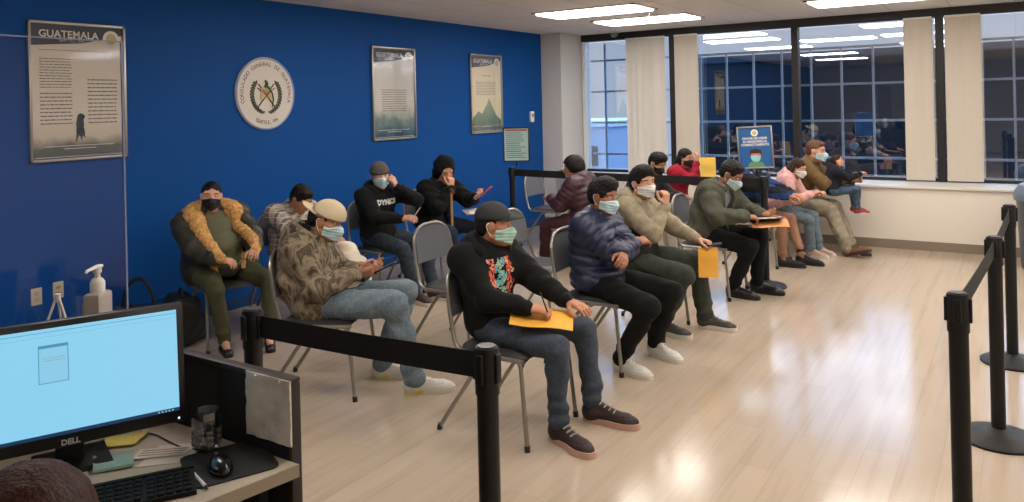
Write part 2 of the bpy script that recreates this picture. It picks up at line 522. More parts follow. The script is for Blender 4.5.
def hand_prims(v, W, hd, pn, side, s, curl=(25, 35, 25), spread=1.0, big=1.0, thumb=(.6, .55, .35)):
    hd = Vector(hd).normalized(); pn = Vector(pn); pn = (pn - hd * pn.dot(hd)).normalized()
    sd = hd.cross(pn) * (1 if side == 'R' else -1)
    k = .006 * s
    for off in (.027, .009, -.009, -.026):
        v.cap(W + hd * .012 * s + sd * off * .6 * s, W + hd * .084 * s + sd * off * s, .015 * s, .0125 * s, k=.014 * s, )
    if not isinstance(curl[0], (tuple, list)): curl = [curl] * 4
    for off, L, cu in zip((.029, .010, -.010, -.028), (.070, .079, .074, .058), curl):
        p = W + hd * .086 * s + sd * off * s; ang = 0
        d0 = (hd + sd * off * 2.2 * spread).normalized()
        for seg, rr, c in zip((.44, .31, .25), (.0092, .0083, .0076), cu):
            ang += c
            d = d0 * math.cos(R_(ang)) + pn * math.sin(R_(ang))
            q = p + d * L * seg * s
            v.cap(p, q, rr * s * big, (rr - .0006) * s * big, k=k * .8); p = q
    p = W + hd * .022 * s + sd * .024 * s
    d = (hd * thumb[0] + sd * thumb[1] + pn * thumb[2]).normalized()
    q = p + d * .045 * s; v.cap(p, q, .014 * s, .0115 * s, k=k * 1.5)
    d = (hd * .9 + sd * .15 + pn * (thumb[2] + .05)).normalized()
    r = q + d * .034 * s; v.cap(q, r, .0112 * s * big, .0098 * s * big, k=k)
    d = (hd * 1.0 - sd * .1 + pn * (thumb[2])).normalized()
    v.cap(r, r + d * .026 * s, .0096 * s * big, .0082 * s * big, k=k)

SKIN = dict(fair=(208, 158, 132), tan=(176, 122, 92), brown=(150, 100, 74), light=(200, 148, 120), child=(214, 158, 128))

def person(name, label, x, y, heading, s=1.0, w=1.0, belly=0.0, z=0, hip=(0, -.07, .535), lean=(0, 5), side=0, twist=0,
           head=(0, 0, 0), neck=None, handR=None, handL=None, footR=(.12, .36, 0), footL=(-.12, .36, 0), fyaw=(5, -5),
           knee_out=(.10, .10), skin='tan', top=None, bottom=None, shoes=None, hair=None, mask=None, hat=None, hood=None,
           pole=None, detail=.006, handR_dir=None, handL_dir=None, palmR=(0, 0, -1), palmL=(0, 0, -1), curlR=(25, 35, 25), curlL=(25, 35, 25),
           ankR=None, ankL=None, cat='person', group=None, toeR=0, toeL=0, extra=None, eyes=True, thumbR=(.6, .55, .35), thumbL=(.6, .55, .35), seatz=0, leg=1.0, tor=1.0):
    root = thing(name, label, cat, (x, y, z), R_(heading - 90), group)
    J = {}
    H = Vector(hip)
    l1, l2 = R_(lean[0]), R_(lean[1])
    d1 = V3(math.sin(R_(side)), math.sin(l1), math.cos(l1)).normalized(); d2 = V3(math.sin(R_(side)), math.sin(l2), math.cos(l2)).normalized()
    waist = H + d1 * .18 * s * tor; chest = waist + d2 * .142 * s * tor; N = chest + d2 * .128 * s * tor
    tw = Matrix.Rotation(R_(twist), 3, d2)
    rt = tw @ V3(1, 0, 0); rt = (rt - d2 * rt.dot(d2)).normalized(); fw = d2.cross(rt)
    shw = .165 * s * (1 + (w - 1) * .6)
    SR = N - d2 * .035 * s + rt * shw - fw * .005; SL = N - d2 * .035 * s - rt * shw - fw * .005
    HR = head_R(*head)
    nd = neck if neck is not None else (lean[1] * .6)
    nd = Vector((0, math.sin(R_(nd)), math.cos(R_(nd))))
    HC = N + nd * .135 * s + V3(0, .018 * s, 0)
    hs = s * .98 if s > .8 else s * 1.08
    hT = lambda p: HC + HR @ (Vector(p) * hs)
    HM = Matrix.Translation(HC) @ HR.to_4x4() @ Matrix.Scale(hs, 4)
    hipR = H + V3(.09 * s * w, 0, 0); hipL = H + V3(-.09 * s * w, 0, 0)
    LT, LS = .42 * s * leg, .41 * s * (1 + (leg - 1) * .5)
    aR = Vector(footR) + V3(0, 0, .085 * s if footR[2] < .3 else 0); aL = Vector(footL) + V3(0, 0, .085 * s if footL[2] < .3 else 0)
    kR, aR = ik(hipR, aR, LT, LS, (knee_out[0] * 3, .5, .9)); kL, aL = ik(hipL, aL, LT, LS, (-knee_out[1] * 3, .5, .9))
    UA, FA = .275 * s, .245 * s
    if handR is None: handR = (.10, .24, .66)
    if handL is None: handL = (-.10, .24, .66)
    pr, pl = (pole or ((.6, -.5, -.8), (-.6, -.5, -.8)))
    eR, wR = ik(SR, handR, UA, FA, pr); eL, wL = ik(SL, handL, UA, FA, pl)
    B = np.array(frame_of(d2, rt.cross(d2)) if False else Matrix((rt, fw, d2)).transposed())
    B1 = np.array(Matrix((V3(1, 0, 0), d1.cross(V3(1, 0, 0)).normalized(), d1)).transposed())
    J.update(H=H, waist=waist, chest=chest, N=N, SR=SR, SL=SL, eR=eR, eL=eL, wR=wR, wL=wL, kR=kR, kL=kL, aR=aR, aL=aL, HC=HC, HR=HR, HM=HM, B=B, B1=B1, fw=fw, rt=rt, d2=d2, d1=d1, hs=hs, hT=hT, root=root, s=s, w=w)
    # --- body: one continuous skin surface
    v = Vol(detail)
    v.ell(H + V3(0, 0, .01), (.14 * s * w, .10 * s, .09 * s), k=.04); v.ell(waist, (.12 * s * w, .09 * s, .13 * s), B1, k=.04)
    v.ell(chest, (.145 * s * w, .095 * s, .15 * s), B, k=.04)
    v.cap(SR, SL, .045 * s, k=.04)
    v.cap(N - d2 * .03 * s, hT((0, -.018, -.055)), .056 * s, .050 * s, k=.03)
    for Sh, e, wv in ((SR, eR, wR), (SL, eL, wL)):
        v.cap(Sh, e, .042 * s, .035 * s, k=.03); v.cap(e, wv, .036 * s, .0245 * s, k=.02)
    for hp, kn, an, ft, fy in ((hipR, kR, aR, footR, fyaw[0]), (hipL, kL, aL, footL, fyaw[1])):
        v.cap(hp, kn, .068 * s * w, .048 * s, k=.03); v.cap(kn, an, .046 * s, .034 * s, k=.03)
        q = an + V3(-math.sin(R_(fy)) * .11 * s, math.cos(R_(fy)) * .11 * s, -.045 * s)
        v.cap(an + V3(0, 0, -.01), q, .032 * s, .024 * s, k=.02)
    face_prims(v, hT, HR, hs)
    Rn = np.array(HR)
    for sx in (-1, 1):
        v.ell(hT((sx * .075, -.006, -.004)), (.010 * hs, .020 * hs, .031 * hs), Rn, k=.008)
        v.ell(hT((sx * .032, .090, .012)), (.014 * hs, .011 * hs, .0058 * hs), Rn, k=.004, op='s')
    if mask is None:
        v.ell(hT((0, .086, -.055)), (.024 * hs, .012 * hs, .007 * hs), Rn, k=.006); v.ell(hT((0, .087, -.066)), (.021 * hs, .012 * hs, .008 * hs), Rn, k=.006)
    hdR = Vector(handR_dir) if handR_dir else (wR - eR).normalized(); hdL = Vector(handL_dir) if handL_dir else (wL - eL).normalized()
    big = 1.0 if detail < .0065 else 1.12
    hand_prims(v, wR, hdR, palmR, 'R', s, curlR, big=big, thumb=thumbR); hand_prims(v, wL, hdL, palmL, 'L', s, curlL, big=big, thumb=thumbL)
    sk = mat('skin_' + skin, SKIN[skin], .55, 0, .08, 60, .06, .4)
    sk.node_tree.nodes['Principled BSDF'].inputs['Subsurface Weight'].default_value = .08
    sk.node_tree.nodes['Principled BSDF'].inputs['Subsurface Radius'].default_value = (.02, .008, .004)
    v.build('body', sk, root)
    if eyes:
        for sx in (-1, 1):
            b = MB(); b.sphere((0, 0, 0), .0115, n=12); b.mi = 1
            b.sphere((0, .0062, 0), (.0066, .0062, .0066), n=10)
            o = b.build('eye', [mat('eye_white', (190, 180, 170), .3), mat('iris_dark', (38, 24, 18), .2)], root)
            o.data.transform(HM @ Matrix.Translation((sx * .032, .0735, .012)))
            b = MB(); b.tube([(sx * .016, .0895, .030), (sx * .032, .0905, .036), (sx * .050, .077, .031)], [.0028, .0034, .0020], n=6)
            o = b.build('eyebrow', mat('brow', (30, 20, 16), .9), root); o.data.transform(HM)
    if bottom: trousers(J, **bottom)
    if top: jacket(J, **top)
    if shoes:
        for an, fy, nm, tilt in ((aR, fyaw[0], 'shoe', toeR), (aL, fyaw[1], 'shoe', toeL)): shoe(J, an, fy, tilt, **shoes)
    if hair: do_hair(J, under=(.030 if hat and hat.get('turn') else .050) if hat else 0, **hair)
    if mask: do_mask(J, **mask)
    if hat: do_hat(J, **hat)
    return J

def trousers(J, m, name='trousers', infl=0, hem=.0, det=.008, fold=.004, cuff=None, seed=1, thigh=1.0):
    s, w = J['s'], J['w']; v = Vol(det)
    H = J['H']
    v.ell(H + V3(0, -.01, .015), (.165 * s * w, .125 * s * w, .115 * s), k=.05)
    v.ell(J['H'] + J['d1'] * .10 * s, (.150 * s * w, .112 * s * w, .08 * s), J['B1'], k=.04)
    for hx, kn, an in ((.088, J['kR'], J['aR']), (-.088, J['kL'], J['aL'])):
        hp = H + V3(hx * s * w, 0, 0)
        v.cap(hp, kn, (.086 * thigh + infl) * s * min(w, 1.15), (.068 + infl) * s, k=.045)
        e = an + (kn - an) * hem + V3(0, 0, .005)
        d = (an - kn).normalized()
        v.cap(kn, e, (.066 + infl) * s, (.055 + infl) * s, k=.025, disp=lambda t, x, y, z, r=random.Random(seed).random() * 6: .005 * np.sin(t * 30 + r + 22 * x + 14 * y) * np.clip((t - .55) * 3, 0, 1) + .004 * np.sin(t * 17 + 30 * y - 18 * x + r) * np.clip(.35 - t, 0, 1) * 3)
    if fold: v.post.append(('d', folds(fold, 1.15, seed)))
    v.build(name, m, J['root'])

def shoe(J, an, fy, tilt, m, sole=None, toe=None, high=.0, L=.282, sole_h=.030, laces=None, patch=None, sc=1.0):
    s = J['s'] * sc; L = L * s
    M = Matrix.Translation(an + V3(0, 0, -.085 * J['s'])) @ Matrix.Rotation(R_(fy), 4, 'Z') @ Matrix.Translation((0, 0, .085 * s)) @ Matrix.Rotation(R_(tilt), 4, 'X') @ Matrix.Translation((0, 0, -.085 * s))
    v = Vol(.0045)
    v.ell((0, -.015, .050 * s), (.034 * s, .050 * s, .05 * s), k=.02)
    v.cap((0, -.01, .045 * s), (0, L * .58, .033 * s), .034 * s, .030 * s, k=.03, sq=((1, 0, 0), 1.12))
    v.ell((0, L * .58, .028 * s), (.042 * s, .072 * s, .034 * s), k=.025)
    v.cap((0, L * .12, .085 * s), (0, L * .42, .052 * s), .022 * s, .018 * s, k=.02)
    v.cap((0, -.008, .06 * s), (0, -.012, (.098 + high) * s), .037 * s, .041 * s, k=.02)
    v.cap((0, L * .06, .09 * s), (0, L * .07, (.125 + high) * s), .018 * s, .014 * s, k=.012)
    v.cap((0, -.005, (.130 + high) * s), (0, -.02, (.17 + high) * s), .032 * s, .034 * s, k=.008, op='s')
    v.post.append(('d', lambda x, y, z: -.0022 * (np.abs(np.abs(z - .045 * s - .10 * (y - L * .30)) - .0) < .003) * (y > L * .02)))
    v.box((0, 0, -.03), (.2, .5, .04), k=.004, op='s')
    o = v.build('shoe', m, J['root'], M=M)
    if sole:
        poly = []
        for i in range(36):
            a = 2 * PI * i / 36; yy = math.sin(a); xx = math.cos(a)
            wd = (.050 if yy > 0 else .041) * s * (1 - .12 * (yy < -.0) )
            poly.append((wd * (abs(xx) ** .75) * (1 if xx > 0 else -1), L * .325 + (L * .530) * (abs(yy) ** .72) * (1 if yy > 0 else -1)))
        b = MB(); b.prism(poly, 0.001, sole_h * s)
        if patch:
            b.mi = 1; b.prism([(x * 1.03, yv) for x, yv in poly if yv < L * .22], .005, sole_h * s * .9)
        q = b.build('sole', [sole] + ([patch] if patch else []), o); q.data.transform(M)
    if laces:
        b = MB()
        for i in range(5):
            yy = L * (.14 + .085 * i); zz = (.108 - .0105 * i) * s
            b.tube([(-.026 * s, yy, zz - .010), (0, yy + .006, zz), (.026 * s, yy, zz - .010)], .0038 * s, n=6)
        q = b.build('laces', laces, o); q.data.transform(M)
    return o

def jacket(J, m, name='jacket', ibelly=0, infl=0, det=.008, fold=.005, seed=0, puff=0, open_=0, collar=None, hood=None, hem=.0, inner=None, cuff=None,
           zip_=None, mi=None, mats=None, belly=0, lapel=None, vest=None, sleeve_r=1.0, hoodm=None, shirt_col=None):
    s, w = J['s'], J['w']; v = Vol(det); H, wa, ch, N = J['H'], J['waist'], J['chest'], J['N']
    fw, d2 = J['fw'], J['d2']
    pq = (lambda n: (lambda t, x, y, z: puff * (np.abs(np.sin(t * PI * n)) - .4))) if puff else (lambda n: None)
    v.ell(H + J['d1'] * (.03 - hem) * s, ((.165 + infl) * s * w, (.128 + infl + belly * .6) * s * w, (.10 + hem) * s), J['B1'], k=.05)
    v.ell(H + V3(0, -.012, .03), ((.168 + infl) * s * w, (.130 + infl) * s * w, (.105 + hem * .6) * s), k=.04)
    v.ell(wa + J['fw'] * belly * .5, ((.150 + infl) * s * w, (.118 + infl + belly) * s * w, .15 * s), J['B1'], k=.06)
    v.ell(ch + d2 * .0, ((.168 + infl) * s * w, (.122 + infl) * s * w, .165 * s), J['B'], k=.05)
    v.cap(J['SR'], J['SL'], (.052 + infl * .6) * s, k=.06)
    v.cap(N - d2 * .03 * s, N + d2 * .012 * s, (.085 + infl * .5) * s, (.07 + infl * .5) * s, k=.03)
    for Sh, e, wr in ((J['SR'], J['eR'], J['wR']), (J['SL'], J['eL'], J['wL'])):
        v.cap(Sh - d2 * .012 * s, e, (.060 + infl * .9) * s * sleeve_r, (.052 + infl) * s * sleeve_r, k=.06, disp=pq(5))
        v.cap(e, e + (wr - e) * .93, (.052 + infl) * s * sleeve_r, (.036 + infl * .6) * s * sleeve_r, k=.02,
              disp=pq(4) or (lambda t, x, y, z: .005 * np.sin(t * 19 + 34 * x + 21 * z) * np.clip(np.abs(t - .5) * 2.5, 0, 1)))
    # neck opening
    v.cap(N + d2 * .00 * s + fw * .02 * s, N + d2 * .14 * s + fw * .03 * s, .052 * s, .075 * s, k=.012, op='s')
    if open_:
        # a wedge cut down the front
        c = ch - d2 * .02 * s + fw * (.13 + infl + belly * .5) * s
        v.box(c - d2 * .10 * s, (open_ * s, .065 * s, .33 * s), J['B'], rnd=.02, k=.02, op='s')
        v.cap(N + fw * .12 * s, ch + fw * .17 * s, (open_ * .55) * s, (open_ * .75) * s, k=.02, op='s')
    if puff:
        dd = np.array(d2); o0 = np.array(H)
        v.post.append(('d', lambda x, y, z: puff * .9 * (np.abs(np.sin(((x - o0[0]) * dd[0] + (y - o0[1]) * dd[1] + (z - o0[2]) * dd[2]) * PI / .062)) - .5) * (np.abs(x - o0[0]) < .165 * w * s + infl)))
    if fold: v.post.append(('d', folds(fold, 1.0, seed)))
    o = v.build(name, mats or m, J['root'], mi=mi)
    if inner:
        u = Vol(det)
        u.ell(H + J['d1'] * .05 * s, (.145 * s * w, (.112 + belly * .8 + ibelly) * s * w, .10 * s), J['B1'], k=.05)
        u.ell(wa + J['fw'] * belly * .5, ((.135) * s * w, (.104 + belly + ibelly) * s * w, .14 * s), J['B1'], k=.05)
        u.ell(ch, (.150 * s * w, .110 * s * w, .155 * s), J['B'], k=.05)
        u.cap(N - d2 * .05 * s, N + d2 * .004 * s, .078 * s, .066 * s, k=.03)
        u.cap(N + d2 * .00 * s + fw * .02 * s, N + d2 * .14 * s + fw * .03 * s, .050 * s, .075 * s, k=.01, op='s')
        u.post.append(('d', folds(.003, 1.1, seed + 5)))
        u.build(inner[1], inner[0], J['root'])
    if collar:
        c = Vol(.006)
        n = 14; R0 = (collar[1] if len(collar) > 1 else .078) * s
        pts = []
        for i in range(n + 1):
            a = -PI / 2 + .42 + (2 * PI - .84) * i / n
            pts.append(N + d2 * (.018 + .010 * math.sin(a - PI / 2)) * s - J['rt'] * math.sin(a + PI / 2) * R0 * -1 + fw * (-math.cos(a + PI / 2) * -1 * 0 + 0) + fw * (math.cos(a + PI / 2) * R0 * .9 + .012 * s))
        for a, b in zip(pts, pts[1:]): c.cap(a, b, .016 * s, .016 * s, k=.006, sq=(tuple(d2), 2.0))
        c.build('collar', collar[0], o)
    if hood:      # a hood lying on the shoulders and back of the neck
        c = Vol(.007); hr = hood if isinstance(hood, float) else .045
        pts = []
        for i in range(13):
            a = PI * 1.28 * (i / 12 - .5)
            pts.append(N + J['rt'] * math.sin(a) * .098 * s - fw * (math.cos(a) * .092 - .012) * s + d2 * (.030 * math.cos(a) - .002) * s)
        for a, b in zip(pts, pts[1:]): c.cap(a, b, hr * s, hr * s, k=.02)
        c.ell(N - fw * .105 * s - d2 * .055 * s, (.10 * s, .05 * s, .09 * s), J['B'], k=.04)
        c.post.append(('d', folds(.006, 1.4, seed + 3)))
        c.build('hood', hoodm or m, o)
    if zip_:
        b = MB(); pts = []
        J['zip'] = o
        ev = BVHTree.FromPolygons([p.co for p in o.data.vertices], [tuple(p.vertices) for p in o.data.polygons])
        for i in range(14):
            u = i / 13; p = (H * (1 - u) + (N - d2 * .03 * s) * u) + J['d1'] * .03
            hit = ev.ray_cast(p + fw * .5, -fw)
            if hit[0]: pts.append(hit[0] + fw * .001)
        if len(pts) > 2:
            b.tube(pts, .0035, n=6); b.build('zip', zip_, o)
    J['top'] = o
    return o

def do_mask(J, m=None, col='blue', loops=True):
    v = Vol(.004)
    I = lambda p: Vector(p)
    face_prims(v, I, Matrix.Identity(3), 1, infl=.007, nose=False)
    v.cap((0, .090, .004), (0, .112, -.034), .010, .018, k=.035)
    v.cap((0, .104, -.040), (0, .088, -.088), .020, .018, k=.03)
    def cut(x, y, z):
        up = z - (.000 - .9 * np.abs(x) * .30)
        lo = (-.108 + np.abs(x) * .48) - z
        bk = (.026 + .0 * x) - y
        return np.maximum(np.maximum(up, lo), bk)
    v.post.append(('i', cut)); v.post.append(('d', lambda x, y, z: .0016 * np.sin(z * 2 * PI / .019)))
    o = wear('face_mask', v, m, J['root'], J['HM'], smooth=0)
    for sx in (-1, 1):
        b = MB(); b.tube([(sx * .067, .016, -.010), (sx * .080, -.012, .022), (sx * .086, -.026, .008), (sx * .080, -.018, -.024), (sx * .066, .012, -.068)], .0022, n=6, corner=.008)
        q = b.build('ear_loop', mat('ear_loop', (225, 228, 228), .7), o); q.data.transform(J['HM'])

def do_hair(J, m, style='short', vol=0.0, amp=.004, under=0):
    v = Vol(.005)
    v.ell((0, -.018, .036), (.083 + vol, .101 + vol, .090 + vol), k=.02)
    if style in ('short', 'top'):
        v.ell((0, -.055, -.015), (.070 + vol, .055, .06), k=.03)
        v.cap((-.03, .055, .090 + vol), (.040, .045, .094 + vol), .018, .015, k=.03)
    if style == 'top':
        v.ell((.0, .02, .10), (.065, .07, .04 + vol), k=.03)
    if style == 'curly':
        v.ell((0, -.05, -.01), (.085 + vol, .07 + vol, .07), k=.03)
    if style == 'long':
        v.ell((0, -.06, -.04), (.078, .055, .09), k=.03)
        v.cap((0, -.085, -.06), (0, -.12, -.24), .062, .040, k=.03, sq=((1, 0, 0), 1.35))
        for sx in (-1, 1): v.cap((sx * .070, -.02, .0), (sx * .075, -.03, -.16), .026, .022, k=.02)
    if style == 'back':
        v.ell((0, -.055, .0), (.070, .06, .06), k=.03); v.sphere if False else None
        v.ell((0, -.115, -.01), (.045, .04, .045), k=.02)
    # the face, the ears and the neck stay clear
    v.ell((0, .112, -.028), (.094, .085, .098), k=.012, op='s')
    if style in ('short', 'top', 'back'):
        v.cap((0, -.02, -.14), (0, .06, -.12), .075, .09, k=.01, op='s')
        for sx in (-1, 1): v.ell((sx * .085, .004, -.006), (.024, .026, .034), k=.008, op='s')
    if under: v.post.append(('i', lambda x, y, z: np.maximum(z - under, .0 * x + y - .060)))
    v.post.append(('d', fuzz(min(amp, .0020), 170, 3)))
    wear('hair', v, m, J['root'], J['HM'])

def do_hat(J, m, kind='cap', m2=None, turn=0, logo=None):
    T = Matrix.Rotation(R_(turn), 4, 'Z'); HM = J['HM'] @ T
    if kind == 'cap':
        v = Vol(.005)
        v.ell((0, -.012, .044), (.089, .108, .093), k=.02)
        v.post.append(('i', lambda x, y, z: (.040 + .06 * y) - z))
        o = wear('cap', v, m, J['root'], HM)
        b = MB()
        g = []
        nx, ny = 14, 7
        for side in (0, 1):
            for j in range(ny + 1):
                for i in range(nx + 1):
                    u = i / nx * 2 - 1; t = j / ny
                    xx = u * .078 * (1 - .18 * t); base = .078 * math.sqrt(max(0, 1 - (u * .86) ** 2))
                    yy = base + t * .100 * math.sqrt(max(.05, 1 - (u * .93) ** 2))
                    zz = .060 + .002 * t - .22 * abs(u) ** 2 * .10 - side * .004
                    g.append(b.bm.verts.new((xx, yy, zz)))
        W = nx + 1; K = W * (ny + 1)
        for j in range(ny):
            for i in range(nx):
                q = [j * W + i, j * W + i + 1, (j + 1) * W + i + 1, (j + 1) * W + i]
                b.bm.faces.new([g[k] for k in q]); b.bm.faces.new([g[k + K] for k in q][::-1])
        for i in range(nx):
            for j in (0, ny):
                b.bm.faces.new([g[j * W + i], g[j * W + i + 1], g[j * W + i + 1 + K], g[j * W + i + K]])
        for j in range(ny):
            for i in (0, nx):
                b.bm.faces.new([g[j * W + i], g[(j + 1) * W + i], g[(j + 1) * W + i + K], g[j * W + i + K]])
        q = b.build('brim', m2 or m, o); q.data.transform(HM)
        b = MB(); b.sphere((0, -.012, .138), (.008, .008, .004), n=10); q = b.build('button', m, o); q.data.transform(HM)
        if logo:
            b = MB(); b.prism([(-.016, -.005), (-.006, .004), (.002, 0), (.016, .007), (.004, -.007), (-.006, -.002)], 0, .003, Matrix.Translation((0.0, .088, .078)) @ Matrix.Rotation(R_(62), 4, 'X'))
            q = b.build('logo', logo, o); q.data.transform(HM)
    elif kind == 'beanie':
        v = Vol(.005)
        v.ell((0, -.016, .045), (.089, .107, .100), k=.02)
        v.post.append(('i', lambda x, y, z: (.038 - .15 * (y + .02)) - z))
        v.post.append(('d', lambda x, y, z: .0016 * np.sin(np.arctan2(x, y + .016) * 46)))
        o = wear('beanie', v, m, J['root'], HM)
        v = Vol(.005); v.ell((0, -.016, .045), (.094, .112, .105), k=.02)
        v.post.append(('i', lambda x, y, z: np.maximum((.036 - .15 * (y + .02)) - z, z - (.072 - .15 * (y + .02)))))
        wear('beanie_cuff', v, m, o, HM)
    elif kind == 'hood':
        v = Vol(.006)
        v.ell((0, -.028, .030), (.108, .128, .128), k=.02); v.ell((0, -.05, -.07), (.100, .095, .09), k=.05)
        v.ell((0, .10, -.02), (.080, .090, .110), k=.015, op='s')
        v.post.append(('d', folds(.005, 1.6, 4)))
        wear('hood', v, m, J['root'], HM)

def decal(J, txt, size, m, off=(0, 0), name='lettering', bold=.002, rotz=0):
    """letters lying on the chest of the top"""
    o = J['top']; c = J['chest'] + J['rt'] * off[0] + J['d2'] * off[1] + J['fw'] * .5
    Mx = Matrix((J['rt'] * -1, J['d2'], J['fw'] * -1)).transposed()
    # text x runs to the wearer's left as a viewer in front reads it
    me = text_mesh(txt, size, Matrix.Rotation(R_(rotz), 4, 'Z'), .0008, bold=bold)
    ev = BVHTree.FromPolygons([p.co for p in o.data.vertices], [tuple(p.vertices) for p in o.data.polygons])
    for p in me.vertices:
        q = c - J['rt'] * p.co.x + J['d2'] * p.co.y
        h = ev.ray_cast(q, -J['fw'])
        if h[0]: p.co = h[0] + J['fw'] * (.002 + max(0, p.co.z))
        else: p.co = q - J['fw'] * .4
    me.materials.clear(); me.materials.append(m); me.name = name
    return link(bpy.data.objects.new(name, me), o)

# ------------------------------------------------------------------ where a picture ray meets a plane (used to read places off the photograph)
def ray(px, py):
    u = px - 512; v = py - 105
    a = (u * math.cos(ROLL) - v * math.sin(ROLL)) / 775; b = (u * math.sin(ROLL) + v * math.cos(ROLL)) / 775
    return (a * math.cos(YAW) - math.sin(YAW), math.cos(YAW) + a * math.sin(YAW), -b)
def at_z(px, py, z):
    d = ray(px, py); t = (z - EYE) / d[2]; return Vector((d[0] * t, d[1] * t, z))
def at_x(px, py, x):
    d = ray(px, py); t = x / d[0]; return Vector((x, d[1] * t, EYE + d[2] * t))
def at_y(px, py, y):
    d = ray(px, py); t = y / d[1]; return Vector((d[0] * t, y, EYE + d[2] * t))

# ------------------------------------------------------------------ the room
XL, XR, YB, YW, YG, CH, SILL = -5.67, 3.6, -6.6, 9.58, 10.2, 2.7, .70
m_blue = mat('blue_paint', (5, 74, 146), .6, 0, .03, 300, 0, .18)
m_cream = mat('cream_paint', (222, 214, 202), .7, 0, .03, 200)
m_pillar = mat('grey_white_paint', (206, 202, 196), .7, 0, .03, 200)
m_base = mat('taupe_baseboard', (128, 116, 100), .5)
m_black = mat('black_metal', (22, 20, 19), .45)
m_bframe = mat('dark_bronze', (30, 24, 22), .5)
m_white = mat('white_plastic', (225, 222, 214), .4)

b = MB(); b.bb(XL - .2, XR + .2, YB - .2, YG + .2, -.15, 0); struct('floor', b, floor_mat())
m_ceil = bpy.data.materials.new('ceiling_tile'); t = NT(m_ceil)
tc = t.new('ShaderNodeTexCoord'); mp = t.new('ShaderNodeMapping'); mp.inputs['Location'].default_value = (-.02, -.22, 0); mp.inputs['Rotation'].default_value = (0, 0, 0)
t.link(tc.outputs['Object'], mp.inputs[0])
br = t.new('ShaderNodeTexBrick'); br.offset = 0; br.inputs['Scale'].default_value = 1; br.inputs['Brick Width'].default_value = .61; br.inputs['Row Height'].default_value = 1.22
br.inputs['Mortar Size'].default_value = .006; br.inputs['Mortar Smooth'].default_value = .2
br.inputs['Color1'].default_value = lin((242, 236, 228)); br.inputs['Color2'].default_value = lin((239, 233, 225)); br.inputs['Mortar'].default_value = lin((205, 196, 184))
t.link(mp.outputs[0], br.inputs['Vector']); t.link(br.outputs['Color'], t.b.inputs['Base Color']); t.b.inputs['Roughness'].default_value = .9
no = t.new('ShaderNodeTexNoise'); no.inputs['Scale'].default_value = 160; bp = t.new('ShaderNodeBump'); bp.inputs['Strength'].default_value = .15; bp.inputs['Distance'].default_value = .01
t.link(tc.outputs['Object'], no.inputs['Vector']); t.link(no.outputs['Fac'], bp.inputs['Height']); t.link(bp.outputs[0], t.b.inputs['Normal'])
b = MB(); b.bb(XL - .2, XR + .2, YB - .2, YG + .2, CH, CH + .15); struct('ceiling', b, m_ceil)
b = MB(); b.bb(XL - .2, XL, YB, YG + .2, 0, CH); struct('wall_left', b, m_blue)
b = MB(); b.bb(XR, XR + .2, YB, YG + .2, 0, CH); struct('wall_right', b, mat('tan_paint', (226, 221, 213), .7))
b = MB(); b.bb(XL, XR, YB - .2, YB, 0, CH); struct('wall_back', b, mat('tan_paint_dark', (196, 191, 184), .7))
b = MB(); b.bb(XL, XR, YW, YG + .15, 0, SILL - .03); struct('wall_front', b, m_cream)
b = MB(); b.bb(XL, -5.35, 9.52, YG + .2, 0, CH); struct('wall_corner', b, m_pillar)
b = MB(); b.bb(-5.35, XR, YW - .025, YG + .1, SILL - .03, SILL, .006); struct('trim_sill', b, mat('sill', (206, 200, 190), .45))
b = MB(); b.bb(-5.35, XR, YW - .012, YW, 0, .10, .003); struct('baseboard_front', b, m_base)
b = MB(); b.bb(XL, -5.35, 9.508, 9.52, 0, .10, .003); b.bb(-5.35, -5.338, 9.508, YW - .012, 0, .10, .003); struct('baseboard_corner', b, m_base)
b = MB(); b.bb(XL, XL + .012, YB, 9.508, 0, .10, .003); struct('baseboard_left', b, mat('blue_baseboard', (6, 62, 124), .5))

# window bays
MULL = [-5.31, -3.945, -2.32, -.72, .90, 2.52, XR]
g_pane = glass_mat('window_glass', (.90, .95, 1), .20)
m_bars = mat('white_glazing_bar', (196, 206, 222), .5)
b = MB(); b.bb(-5.35, XR, YG - .06, YG + .08, CH - .10, CH, .004); b.bb(-5.35, XR, YG - .03, YG + .05, SILL, SILL + .035)
struct('trim_window_header', b, m_bframe)
for i in range(6):
    x0, x1 = MULL[i], MULL[i + 1]
    b = MB(); b.bb(x0 - (.04 if i else .03), x0 + (.04 if i else .0), YG - .07, YG + .05, SILL, CH - .10, .004)
    f = struct('window_%d' % (i + 1), b, m_bframe if i else m_white)
    b = MB(); b.bb(x0 + .02, x1 - .02, YG - .003, YG + .003, SILL + .03, CH - .12); b.build('pane', g_pane, f, False)
    b = MB()
    xa, xb = x0 + .03, x1 - .03
    for z in (.95, 1.41, 1.865, 2.32): b.bb(xa, xb, YG + .10, YG + .13, z - .014, z + .014)
    k = math.ceil((xa + 3.245) / .36)
    while -3.245 + .36 * k < xb:
        xx = -3.245 + .36 * k; b.bb(xx - .013, xx + .013, YG + .095, YG + .125, SILL, 2.56 if i == 0 else 2.32); k += 1
    b.build('glazing_bars', m_bars, f, False)

